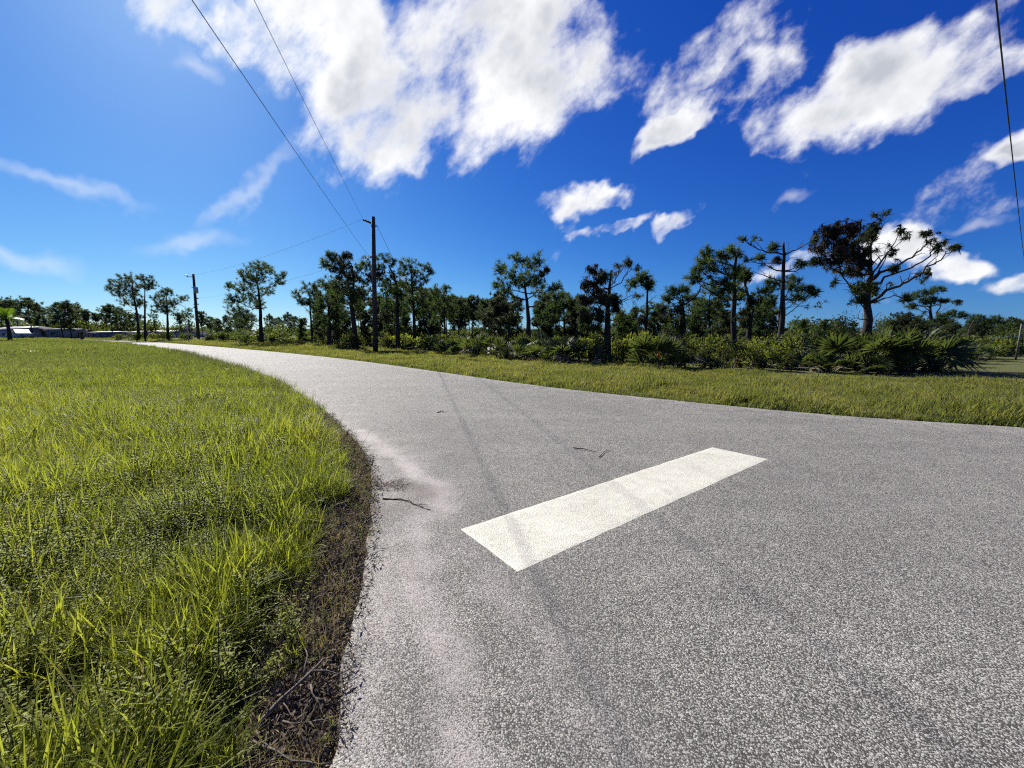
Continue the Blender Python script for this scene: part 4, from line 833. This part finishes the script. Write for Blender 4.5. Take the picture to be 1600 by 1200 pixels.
def scatter(name, label, cat, items):
    """items: list of (P (n,3), kind names array, scale array, lean)"""
    P = np.vstack([i[0] for i in items]); ids = np.concatenate([i[1] for i in items]); sc = np.concatenate([i[2] for i in items]); n = len(P)
    me = bpy.data.meshes.new(name); me.vertices.add(n); me.vertices.foreach_set('co', P.astype(np.float32).ravel())
    r = np.random.default_rng(len(P)); rot = np.column_stack([r.normal(0, .14, n), r.normal(0, .14, n), r.uniform(0, 6.28, n)]).astype(np.float32)
    a = me.attributes.new('rot', 'FLOAT_VECTOR', 'POINT'); a.data.foreach_set('vector', rot.ravel())
    a = me.attributes.new('scl', 'FLOAT', 'POINT'); a.data.foreach_set('value', sc.astype(np.float32))
    a = me.attributes.new('idx', 'INT', 'POINT'); a.data.foreach_set('value', ids.astype(np.int32))
    o = tag(link(name, me), label, cat, kind='stuff')
    g = bpy.data.node_groups.new(name, 'GeometryNodeTree'); g.interface.new_socket('Geometry', in_out='INPUT', socket_type='NodeSocketGeometry'); g.interface.new_socket('Geometry', in_out='OUTPUT', socket_type='NodeSocketGeometry')
    gi, go = g.nodes.new('NodeGroupInput'), g.nodes.new('NodeGroupOutput'); ip = g.nodes.new('GeometryNodeInstanceOnPoints'); ci = g.nodes.new('GeometryNodeCollectionInfo')
    ci.inputs['Collection'].default_value = PC; ci.inputs['Separate Children'].default_value = True; ci.inputs['Reset Children'].default_value = True
    def na(nm, ty): q = g.nodes.new('GeometryNodeInputNamedAttribute'); q.data_type = ty; q.inputs[0].default_value = nm; return q.outputs[0]
    ip.inputs['Pick Instance'].default_value = True
    lk = g.links.new; lk(gi.outputs[0], ip.inputs['Points']); lk(ci.outputs[0], ip.inputs['Instance']); lk(na('idx', 'INT'), ip.inputs['Instance Index']); lk(na('rot', 'FLOAT_VECTOR'), ip.inputs['Rotation']); lk(na('scl', 'FLOAT'), ip.inputs['Scale']); lk(ip.outputs[0], go.inputs[0])
    mod = o.modifiers.new('scatter', 'NODES'); mod.node_group = g; return o
def pick(kind, n, r): return np.array(order[kind])[r.integers(0, len(order[kind]), n)]
def sample(n, y0, y1, x0f, x1f, r):
    Y = np.sqrt(r.uniform(y0**2, y1**2, n)) if y0 > 2 else r.uniform(y0, y1, n); return np.column_stack([r.uniform(0, 1, n)*(x1f(Y)-x0f(Y))+x0f(Y), Y])
def leftside(P):            # the lot left of the pavement
    return P[:, 0] < np.interp(P[:, 1], Lg[:, 1], Lg[:, 0])
r = np.random.default_rng(808)
gxl = lambda Y: -1.62*Y-1.6
edge = lambda Y: np.interp(Y, Lg[:, 1], Lg[:, 0])+.05
items = []
# near grass: bright tufts, weeds, low mat, straw, chosen by where they grow
P = sample(30000, .25, 7.5, gxl, edge, r); keep = r.random(len(P)) < np.clip(2.3/(P[:, 1]+.9), .28, 1); P = P[keep]; sdp = road_sd(P); gap = .07+.28*fbm(P[:, 0]*2.2, P[:, 1]*2.2, 61)**1.3+.13*np.exp(-((P[:, 1]-2.6)/.7)**2)+.10*np.exp(-((P[:, 1]-.9)/.35)**2)
gap = gap + .30*np.exp(-((P[:, 0]-G(462, 1105)[0])**2/.20**2+(P[:, 1]-G(462, 1105)[1])**2/.16**2)); ok = leftside(P) & (sdp > gap) ; P, sdp, gap = P[ok], sdp[ok], gap[ok]
nz = fbm(P[:, 0]*.9, P[:, 1]*.9, 62); nw = fbm(P[:, 0]*.75+9, P[:, 1]*.75, 63); rr = r.random(len(P)); z = ground_z(P, sdp)
bright = np.clip(np.exp(-((sdp-.55)/.45)**2)*.9+np.exp(-((P[:, 1]-4.3)/1.4)**2)*.75+(nz-.5)*1.6, 0, 1)
wd = np.clip((nw-.36)*3.2+.25, 0, 1)*(1-bright*.85)
hole = fbm(P[:, 0]*1.9, P[:, 1]*1.9, 64)
bare = (hole < .36) & (rr > .15)
kind = np.where(rr < wd*.34, 0, np.where(rr < wd*.34+.06, 1, np.where(rr < wd*.34+.06+.16*(1-bright)+.03, 2, np.where(rr > .955, 3, 4))))
for kk, nm, lo, hi in ((0, 'weed', .7, 1.25), (1, 'low', .8, 1.3), (2, 'mat', .8, 1.3), (3, 'dry', .6, 1.2), (4, 'fine', .7, 1.25)):
    mk = (kind == kk) & ~bare; q = P[mk]; 
    if nm == 'fine':
        tl = r.random(len(q)) < .42; ids = np.where(tl, pick('tall', len(q), r), pick('fine', len(q), r))
    else: ids = pick(nm, len(q), r)
    items.append((np.column_stack([q, z[mk]]), ids, r.uniform(lo, hi, len(q))*np.clip(.55+.6*(sdp[mk]-gap[mk])/.25, .55, 1.)*(.55+1.15*fbm(q[:, 0]*1.1, q[:, 1]*1.1, 73, 3))))
scatter('near_grass', 'long bright green grass and weeds at the near left', 'grass', items)
items = []
P = sample(30000, 6.5, 24, gxl, edge, r); P = P[r.random(len(P)) < np.clip(9/P[:, 1], .3, 1)]; sdp = road_sd(P); ok = leftside(P) & (sdp > .05+.15*fbm(P[:, 0], P[:, 1], 66)); P, sdp = P[ok], sdp[ok]
nm_ = np.where(r.random(len(P)) < np.clip(1.6-P[:, 1]/9, 0, .75), pick('tall', len(P), r), pick('lawn', len(P), r)); k = r.random(len(P)) < .035; nm_[k] = pick('seed', k.sum(), r)
scl = r.uniform(.6, 1.15, len(P))*(.45+1.1*fbm(P[:, 0]*.6, P[:, 1]*.6, 72, 3)); items.append((np.column_stack([P, ground_z(P, sdp)]), nm_, scl))
P = sample(26000, 22, 75, gxl, edge, r); sdp = road_sd(P); ok = leftside(P) & (sdp > .3); P, sdp = P[ok], sdp[ok]
items.append((np.column_stack([P, ground_z(P, sdp)]), pick('lawnfar', len(P), r), r.uniform(.6, 1.1, len(P))))
# seed heads along the lot's road edge
P = sample(2600, 4, 26, lambda Y: edge(Y)-.9, edge, r); sdp = road_sd(P); ok = leftside(P) & (sdp > .06); P, sdp = P[ok], sdp[ok]
items.append((np.column_stack([P, ground_z(P, sdp)]), pick('seed', len(P), r), r.uniform(.5, .95, len(P))))
scatter('lawn_grass', 'rough grass of the open lot stretching away at left', 'grass', items)
# far verge
items = []
RX = Rg[::-1]
far_y = lambda X: np.interp(X, Rg[::-1][:, 0], Rg[::-1][:, 1])
n = 60000; X = r.uniform(-70, 42, n); X = np.where(r.random(n) < .6, r.uniform(-12, 26, n), X); dpt = r.random(n)**1.15*np.interp(X, [-70, -10, 5, 14, 20, 26, 42], [5, 6.5, 6.2, 8.5, 13, 17, 17])
nrm = np.array([.68, .73]); P = np.column_stack([X, far_y(X)])+nrm*dpt[:, None]; sdp = road_sd(P); ok = (sdp > .03+.16*fbm(P[:, 0]*1.5, P[:, 1]*1.5, 68)) & (P[:, 1] > 1); P, sdp = P[ok], sdp[ok]
lowp = r.random(len(P)) < np.clip(1.1-sdp/1.1, .15, .95)
ids = np.where(lowp, pick('vergelow', len(P), r), pick('verge', len(P), r)); k = r.random(len(P)) < .04; ids[k] = pick('dry', k.sum(), r); k = r.random(len(P)) < .05; ids[k] = pick('seed', k.sum(), r)
scl = r.uniform(.5, 1.2, len(P))*np.where(P[:, 1] > 28, 1.5, 1.)*(.20+1.1*fbm(P[:, 0]*.8, P[:, 1]*.8, 71, 3)); items.append((np.column_stack([P, ground_z(P, sdp)]), ids, scl))
scatter('verge_grass', 'yellowish verge grass along the far side of the road', 'grass', items)
P = sample(2600, .3, 6, lambda Y: edge(Y)-.42, lambda Y: edge(Y)+.04, r); sdp = road_sd(P); ok = leftside(P) & (sdp > .0) & (sdp < .34) & (np.hypot(P[:, 0]-G(475, 1095)[0], P[:, 1]-G(475, 1095)[1]) > .17); P, sdp = P[ok], sdp[ok]
items = [(np.column_stack([P, ground_z(P, sdp)]), np.where(r.random(len(P)) < .30, pick('mat', len(P), r), np.where(r.random(len(P)) < .75, pick('dry', len(P), r), pick('low', len(P), r))), r.uniform(.25, .65, len(P)))]
scatter('edge_grass', 'thin trampled grass creeping over the dark soil at the asphalt edge', 'grass', items)
# dark litter between lawn and asphalt
P = sample(9000, .3, 6.5, lambda Y: edge(Y)-.45, lambda Y: edge(Y)+.22, r); dsg = road_sd(P)
pw = np.exp(-(dist_poly(P, pxl([(585,760),(640,758),(665,770)]))/.10)**2)
ok = (r.random(len(P)) < np.where(dsg > 0, 1., np.clip(np.exp(-(dsg/.035)**2)*.22+pw*.20, 0, 1)))&(P[:, 1] < 6.5); P, dsg = P[ok], dsg[ok]
scatter('leaf_litter', 'dark dead leaf litter between the grass and the asphalt', 'litter', [(np.column_stack([P, np.where(dsg > 0, ground_z(P, dsg)+.004, .002)]), pick('litter', len(P), r), r.uniform(.5, 1.2, len(P))*np.where(dsg > 0, 1, .7))])

# ------------------------------------------------------------------ poles and wires
PY = G(585, 552)[1]; PX = GX(585, PY); ph = W(583, 338, PY)[2]
e = empty('utility_pole', (PX, PY, -.03), 'tall bare wooden utility pole with one side insulator beside the road', 'utility pole')
lx = W(583, 338, PY)[0]-PX
MB().tube([(0, 0, -.3), (lx*.5, 0, ph*.5), (lx, 0, ph)], [.165, .142, .118], 12).build('pole_shaft', M['pole'], e, True)
tipP = W(567.5, 342.5, PY)-np.array([PX, PY, 0]); rootP = W(581, 348, PY)-np.array([PX, PY, 0])
ins = MB(); ins.tube([rootP, tipP], .03, 8)
for q in np.linspace(.15, .95, 7): c0 = rootP+(tipP-rootP)*q; dv = unit(tipP-rootP)*.022; ins.tube([c0-dv, c0+dv], .065, 10)
ins.build('insulator', M['darkmetal'], e)
mb = MB(); nb = W(580, 401, PY)-np.array([PX, PY, 0]); mb.box((nb[0], 0, nb[2]), (.12, .30, .10)); mb.tube([(nb[0]-.02, 0, nb[2]), (nb[0]-.16, 0, nb[2]+.02)], .025, 6); mb.build('neutral_bracket', M['metal'], e)
mb = MB(); mb.box((lx+.10, 0, W(588, 352, PY)[2]), (.16, .08, .10)); mb.build('guy_bracket', M['metal'], e)
for (zz, s2) in ((1.45, .045), (1.9, .03)): MB().box((-.17, -.02, zz), (.02, .10, s2*3)).build('number_tag', M['metal'], e)
def wire(label, a, b, sag, rad, name='power_line', n=36, cat='wire', group=None):
    a, b = np.array(a, float), np.array(b, float); t = np.linspace(0, 1, n)[:, None]; P = a+(b-a)*t; P[:, 2] -= sag*4*(t*(1-t))[:, 0]
    o = MB().tube(P-P[0], rad, 5).build(name, M['wire'], None, True); o.location = tuple(P[0]); tag(o, label, cat, group); return o
def at_h(u, v, z): d = ray(u, v); k = (z-CAM_H)/d[2]; return np.array([d[0]*k, d[1]*k, z])
tipW = tipP+np.array([PX, PY, 0]); neuW = np.array([PX+nb[0]-.16, PY, nb[2]+.02])
for lab, st, uv in (('upper overhead wire from the insulator of the tall pole, passing over the road', tipW, (400, 0)), ('lower overhead wire from the tall pole toward the upper left', neuW, (310, 0))):
    q = at_h(*uv, st[2]-.35); d = (q-st); end = st+d/np.linalg.norm(d[:2])*62; end[2] = st[2]; wire(lab, st, end, .55, .0065)
P2Y = G(309, 531.5)[1]; P2X = GX(309, P2Y); p2h = W(302, 428, P2Y)[2]; l2 = W(302, 428, P2Y)[0]-P2X
e = empty('utility_pole', (P2X, P2Y, -.03), 'distant wooden utility pole with transformer can beside the curving road', 'utility pole')
def on2(u, v): q = W(u, v, P2Y); return np.array([q[0]-P2X, 0, q[2]])
MB().tube([(0, 0, -.3), (l2*.5, 0, p2h*.5), (l2, 0, p2h)], [.24, .20, .16], 12).build('pole_shaft', M['pole'], e, True)
c0 = on2(305.5, 453); mb = MB(); mb.tube([c0+(.18, -.15, -.5), c0+(.18, -.15, -.42), c0+(.18, -.15, .42), c0+(.18, -.15, .5)], [.25, .30, .30, .2], 14); mb.build('transformer', M['metal'], e, True)
mb = MB(); a0, a1 = on2(302, 432), on2(293, 432.5); mb.tube([a0, a1], .05, 6); mb.tube([a1, a1+(-.1, 0, .2), a1+(-.35, 0, .25)], [.06, .10, .10], 8); mb.build('insulator', M['darkmetal'], e)
for v in (466, 475): mb = MB(); q = on2(307, v); mb.box((q[0], -.05, q[2]), (.75 if v == 475 else .6, .2, .14)); mb.build('bracket', M['darkmetal'], e)
mb = MB(); q = on2(300, 449); mb.tube([q+(.3, 0, .0), q, q+(0, 0, .35)], .05, 6); mb.build('fuse_cutout', M['darkmetal'], e)
wire('upper wire running from the tall pole to the distant transformer pole', tipW, on2(293, 431)+(P2X, P2Y, 0), .55, .007)
wire('lower wire running from the tall pole to the distant transformer pole', neuW, on2(306, 466)+(P2X, P2Y, 0), .5, .006)
# guy wire of the tall pole with its pale plastic guard
ga = W(589, 352, PY); gb = G(683, 548); gv = gb-ga
e = empty('guy_wire', gb, 'slanting guy wire with pale guard anchored right of the tall pole', 'guy wire')
MB().tube([ga-gb, gv*.0+(-gv)*.0], .011, 5).build('cable', M['wire'], e)
MB().tube([-gv*.02, -gv*.20], .035, 8).build('guard', M['roofgrey'], e); MB().tube([(0, 0, -.1), -gv*.02], .02, 6).build('anchor_rod', M['metal'], e)
qa, qb = at_h(1560, 0, 8.2), at_h(1599, 385, 7.6); dv = unit(qb-qa); wire('dark overhead wire crossing the sky at the right edge', qa-dv*14, qb+dv*14, .25, .016)

# ------------------------------------------------------------------ small things
def twig(pts, r0, mat, parent=None, name='twig', n=6):
    return MB().tube(np.array(pts), np.linspace(r0, r0*.35, len(pts)), n).build(name, mat, parent, True)
def gpt(u, v, z=0): q = G(u, v); q[2] = z; return q
def stick(name, label, lines, mat, cat='stick'):
    b0 = gpt(*lines[0][0][0][:2]); e = empty(name, b0, label, cat)
    for i, (pts, r0) in enumerate(lines):
        P = [gpt(p[0], p[1])+np.array([0, 0, p[2]])-b0 for p in pts]; Q = []
        for a, b2 in zip(P[:-1], P[1:]): Q += [a, (a+b2)/2+np.array([random.gauss(0, .007), random.gauss(0, .007), random.gauss(0, .004)])]
        twig(Q+[P[-1]], r0, mat, e, 'branch' if i else 'main_stem')
    return e
stick('fallen_branch', 'grey forked dead branch lying on dark soil beside the asphalt', [([(395,1150,.02),(440,1105,.035),(480,1070,.04),(505,1040,.03),(517,1035,.02)], .0075), ([(480,1068,.04),(510,1058,.03),(548,1050,.012)], .005), ([(486,1080,.03),(497,1100,.01),(505,1122,.005)], .004), ([(440,1105,.03),(455,1125,.02),(470,1132,.004)], .003), ([(478,1068,.04),(482,1045,.06),(478,1030,.05)], .004), ([(400,1148,.02),(425,1175,.015),(455,1190,.01)], .004)], M['deadwood'])
stick('fallen_branch', 'thin pale dry stalk on dark soil at the bottom edge of the grass', [([(385,1155,.02),(430,1180,.02),(480,1195,.012),(520,1196,.008)], .005), ([(440,1130,.01),(480,1133,.01),(520,1132,.006)], .004)], M['deadwood'])
stick('fallen_twig', 'thin dark twig lying on the asphalt at the washed-out dirt patch', [([(598,780,.008),(626,781,.008),(640,784,.009),(655,791,.008),(673,797.5,.006)], .006), ([(655,790,.01),(668,792,.012)], .003)], M['darktwig'])
stick('fallen_twig', 'small dark twig on the asphalt above the white bar', [([(896,700.5,.012),(912,703,.014),(930,707,.01)], .008)], M['darktwig'])
stick('fallen_twig', 'tiny curved twig beside the small dark twig above the white bar', [([(936,715,.008),(944,707,.012),(954,704.5,.008)], .005)], M['darktwig'])
stick('fallen_twig', 'tiny dark bark scrap alone in the lane left of the white bar', [([(684,645,.008),(689,643,.012),(694,645,.006)], .010)], M['darktwig'])
# survey stake
sp = G(1026.5, 577); e = empty('survey_stake', sp, 'wooden survey stake tied with orange ribbon in front of a palmetto', 'stake')
hs_ = W(1027, 553, sp[1])[2]; MB().box((0, 0, hs_/2-.1), (.045, .025, hs_+.2)).build('stake', M['stake'], e)
mb = MB(); P = np.array([(0, -.02, hs_-.06), (.03, -.04, hs_+.02), (.09, -.05, hs_-.02), (.13, -.05, hs_-.12), (.16, -.06, hs_-.24)]); V = np.vstack([P+(-.022, 0, .03), P+(.028, 0, -.03)]); mb.add(V, None, [[i, i+1, i+6, i+5] for i in range(4)]); mb.tube([(0, -.001, hs_-.10), (0, -.001, hs_-.04)], .033, 8); mb.build('ribbon', M['flag'], e)
# charred stump
st = G(1159, 577); r = np.random.default_rng(5); e = tag(MB().tube([(0, 0, -.1), (.01, 0, .12), (-.02, .02, .3), (.03, 0, .42)], [.20, .15, .13, .08], 9).build('stump', M['darktwig'], None), 'small charred stump at the verge below the light shrubs', 'stump'); e.location = (st[0], st[1]+.3, 0)
# bleached stick leaning by the shrubs, pale curved stick
for lab, pts in (('pale straight stick leaning out of the verge grass', [(1200,573,0),(1206,570,.1),(1213,566,.22)]), ('pale curved bone-like stick in the shrubs right of the stake', [(1098,570,.3),(1101,566,.55),(1102,562,.75),(1097,558,.95)])):
    b0 = gpt(*pts[0][:2]); P = [gpt(pts[0][0]+(p[0]-pts[0][0]), pts[0][1])*np.array([1, 1, 0])+np.array([0, 0, p[2]])-b0 for p in pts]
    o = MB().tube(np.array(P), np.linspace(.03, .02, len(P)), 6).build('dead_stick', M['roofgrey'], None, True); o.location = tuple(b0); tag(o, lab, 'stick')
# fallen pale log lines in the verge
for lab, a, b2 in (('thin fallen log on the verge left of the tall pole', (490,543.5), (512,541)), ('thin weathered log lying in the verge grass below the middle thicket', (838,567), (875,568))):
    A, B = gpt(*a, .08), gpt(*b2, .08); o = MB().tube(np.array([A-A, (B-A)*.5+(0, 0, .03), B-A]), [.05, .045, .03], 7).build('fallen_log', M['deadwood'], None, True); o.location = tuple(A); tag(o, lab, 'log')
# yellow flower
fp = G(148, 790); e = empty('yellow_flower', fp, 'single yellow flower standing among the near weeds', 'flower'); fh = W(148, 755, fp[1])[2]
MB().tube([(0, 0, 0), (.01, 0, fh*.6), (0, 0, fh)], [.003, .0025, .002], 5).build('stem', M['stem'], e)
for i in range(8):
    a = i*math.pi/4; d = np.array([math.cos(a), math.sin(a), .18]); q = np.array([-math.sin(a), math.cos(a), 0]); h = np.array([0, 0, fh])
    MB().add([h+d*.006, h+d*.02+q*.007, h+d*.030, h+d*.02-q*.007], None, [[0, 1, 2, 3]]).build('petal', M['petal'], e)
MB().tube([(0, 0, fh-.004), (0, 0, fh+.006)], [.008, .006], 8).build('flower_centre', M['petal'], e)
# fallen pale palm fronds lying at the left edge
for i, (u, v, az, lab) in enumerate(((14,551,.3,'pale dead palm frond on the lawn at the left edge, upper one'),(8,562,-.5,'drooping green palm frond on the lawn at the left edge'),(26,556,1.2,'small pale dead frond right of the left-edge fronds'))):
    q = G(u, v); e = link('palm_frond', (FRD if i != 1 else FR)[0 if i != 1 else 1], None, (q[0], q[1], .14)); e.rotation_euler = (.12, .2, -math.pi/2+az); e.scale = (.75,)*3; tag(e, lab, 'frond')

# ------------------------------------------------------------------ far left: road-side houses, mailbox, palm
def gabled(name, label, u0, u1, Y, vt, vr, dep, wall, roof, cat, win=2, door=True, ridge=True):
    x0, x1 = GX(u0, Y), GX(u1, Y); h = W(u0, vt, Y)[2]; hr = W(u0, vr, Y)[2]; w = x1-x0; e = empty(name, ((x0+x1)/2, Y+dep/2, -.03), label, cat)
    MB().box((0, 0, h/2), (w, dep, h)).build('wall', M[wall], e)
    mb = MB(); o = .25; V = [(-w/2-o, -dep/2-o, h), (w/2+o, -dep/2-o, h), (w/2+o, dep/2+o, h), (-w/2-o, dep/2+o, h), (-w/2-o*.6 if ridge else -w/2+dep/2, 0, hr), (w/2+o*.6 if ridge else w/2-dep/2, 0, hr)]
    V = V+[(a, b, c+.08) for a, b, c in V]
    mb.add(V, [[0, 4, 3], [1, 2, 5], [6, 9, 10], [7, 11, 8]], [[0, 1, 5, 4], [2, 3, 4, 5], [6, 10, 11, 7], [8, 11, 10, 9], [0, 6, 7, 1], [2, 8, 9, 3], [1, 7, 8, 2], [3, 9, 6, 0]]); mb.build('roof', M[roof], e)
    for i in range(win):
        x = -w/2+w*(i+.6)/(win+.5); o2 = MB().box((x, -dep/2-.03, h*.58), (min(1.3, w/(win+1)*.6), .08, h*.36)).build('window', M['greywall'], e); MB().box((x, -dep/2-.08, h*.58), (min(1.1, w/(win+1)*.5), .04, h*.30)).build('pane', M['glass'], o2)
    if door: MB().box((w*.36, -dep/2-.04, h*.42), (.9, .08, h*.82)).build('door', M['darkgrey'], e)
    return e
gabled('house', 'white house behind the small green palm at the far left edge', -30, 26, 78, 516.5, 510, 9, 'white', 'darkgrey', 'house')
gabled('mobile_home', 'pale grey mobile home with flat roof at the far left', 60, 95, 82, 515, 513.5, 6, 'greywall', 'roofgrey', 'mobile home', 2)
gabled('shed', 'low dark brown lean-to joined left of the pale grey mobile home', 40, 61, 83, 518, 515.5, 5, 'darkgrey', 'darkgrey', 'shed', 1, False)
gabled('mobile_home', 'low dark grey mobile home with pale roof edge behind the mailbox', 138, 177, 78, 519.8, 518, 5, 'darkgrey', 'roofgrey', 'mobile home', 3)
gabled('house', 'long low house with pale roof showing above the far hedge', 193, 278, 86, 520, 516.5, 9, 'greywall', 'roofgrey', 'house', 4)
gabled('shed', 'small teal-roofed shed at the right edge beyond the clearing', 1584, 1640, 40, 530, 527, 5, 'tealdark', 'teal', 'shed', 2)
gabled('shed', 'low grey-roofed shed left of the teal-roofed shed', 1556, 1577, 44, 540, 535, 4, 'darkgrey', 'greywall', 'shed', 1)
# white car nose-on beside the white house
cx, cy = GX(30, 70), 70.; e = empty('parked_car', (cx, cy, 0), 'pale pickup parked beside the white house at the far left', 'car')
mb = MB(); prof = [(-2.6, .45), (-2.6, 1.0), (-1.0, 1.08), (-.6, 1.75), (.75, 1.78), (1.35, 1.15), (2.6, 1.0), (2.65, .5)]; n = len(prof)
V = [(x, -.9, z) for x, z in prof]+[(x, .9, z) for x, z in prof]; k = len(V); mb.add(V, [], [[i, (i+1) % n, n+(i+1) % n, n+i] for i in range(n)]); mb.add(V, [], [[0, 1, 2, 7], [2, 3, 4, 5], [2, 5, 6, 7], [8, 15, 10, 9], [10, 13, 12, 11], [10, 15, 14, 13]]); mb.build('body', M['greywall'], e)
for s2 in (-1, 1):
    mb = MB().add([(-.75, s2*.91, 1.15), (1.1, s2*.91, 1.18), (.65, s2*.91, 1.66), (-.52, s2*.91, 1.66)], None, [[0, 1, 2, 3]]); mb.build('side_window', M['glass'], e)
    for x in (-1.65, 1.7): w_ = MB().tube([(x, s2*.72, .36), (x, s2*.94, .36)], .36, 16).build('wheel', M['tyre'], e); MB().tube([(x, s2*.93, .36), (x, s2*.955, .36)], .2, 12).build('rim', M['metal'], w_)
    MB().box((2.64, s2*.65, .8), (.06, .3, .16)).build('headlight', M['glass'], e)
e.rotation_euler = (0, 0, -.35)
# mailbox
mp = G(126.5, 533); my = 62.; e = empty('mailbox', (GX(126.5, my), my, -.03), 'dark roadside mailbox on a post at the lawn edge', 'mailbox')
mh = W(126.5, 519, my)[2]
MB().box((0, 0, mh/2), (.28, .28, mh)).build('post', M['pole'], e); mb = MB(); a = np.linspace(0, math.pi, 9); pr = [(-.0, 0)]; 
q = [(-.30, 0), (-.30, .3)]+[(-.30*math.cos(t_), .3+.26*math.sin(t_)) for t_ in a[1:-1]]+[(.30, .3), (.30, 0)]; n = len(q); V = [(-.45, y, mh+z) for y, z in q]+[(.55, y, mh+z) for y, z in q]
mb.add(V+[(-.45, 0, mh+.2), (.55, 0, mh+.2)], [[i, (i+1) % n, 2*n] for i in range(n)]+[[n+(i+1) % n, n+i, 2*n+1] for i in range(n)], [[i, n+i, n+(i+1) % n, (i+1) % n] for i in range(n)]); mb.build('box', M['darkgrey'], e); MB().box((.1, -.33, mh+.35), (.3, .03, .06)).build('flag', M['flag'], e)
# white cross-shaped post
e = empty('cross_post', (GX(293, 52), 52, 0), 'thin white cross-shaped post before the far hedge', 'post'); ch = W(293, 507, 52)[2]
MB().box((0, 0, ch/2), (.10, .08, ch)).build('upright', M['white'], e); MB().box((0, -.06, ch*.80), (.75, .05, .09)).build('crossbar', M['white'], e)
# palm with bright crown
pY = 52.; e = empty('palm_tree', (GX(13, pY), pY, -.03), 'small palm with bright green crown at the far left edge', 'tree'); hp = W(13, 499, pY)[2]
r = np.random.default_rng(3); MB().tube([(0, 0, -.1), (.1, 0, hp*.5), (.05, 0, hp)], [.24, .17, .17], 10).build('trunk', M['bark'], e, True)
def pinnate(seed):
    r = np.random.default_rng(seed); mb = MB(); t_ = np.linspace(0, 1, 9); P = np.stack([0*t_, t_*2.1, .75*t_-1.25*t_**2], 1); mb.tube(P, np.linspace(.03, .008, 9), 4, False)
    for k in range(26):
        f = .12+.88*k/25; q = np.array([np.interp(f, t_, P[:, c]) for c in range(3)]); l = .62*math.sin(math.pi*(.15+.75*f))
        for sg in (-1, 1): d = np.array([sg*l*.85, l*.45, -l*.30+r.normal(0, .04)]); w = np.array([0, .045, .0]); mb.add([q-w, q+w, q+d], [[0, 1, 2]])
    return mb.me('frond', M['palm'])
M['palm'] = leafmat('palm_leaf', [(.045,.080,.014), (.065,.105,.018), (.09,.13,.025)], (1.9, 2.0, .8), .42, .4)
pm = [pinnate(i) for i in range(3)]
for i in range(18): o = link('frond', pm[i % 3], e); o.location = (.05, 0, hp); o.rotation_euler = (float(r.uniform(-.15, 1.1)), 0, i*2.4); k = float(r.uniform(1.0, 1.3)); o.scale = (k, k, k)
# sign post at the right edge
sy = G(1595.5, 563)[1]; e = empty('sign_post', (GX(1595.5, sy), sy, -.03), 'thin grey-green metal post at the right edge of the clearing', 'post'); hh = W(1600, 505, sy)[2]
mb = MB(); mb.box((0, 0, hh/2), (.06, .006, hh)); mb.box((-.028, .02, hh/2), (.006, .04, hh)); mb.box((.028, .02, hh/2), (.006, .04, hh)); mb.build('channel', M['greenpost'], e)
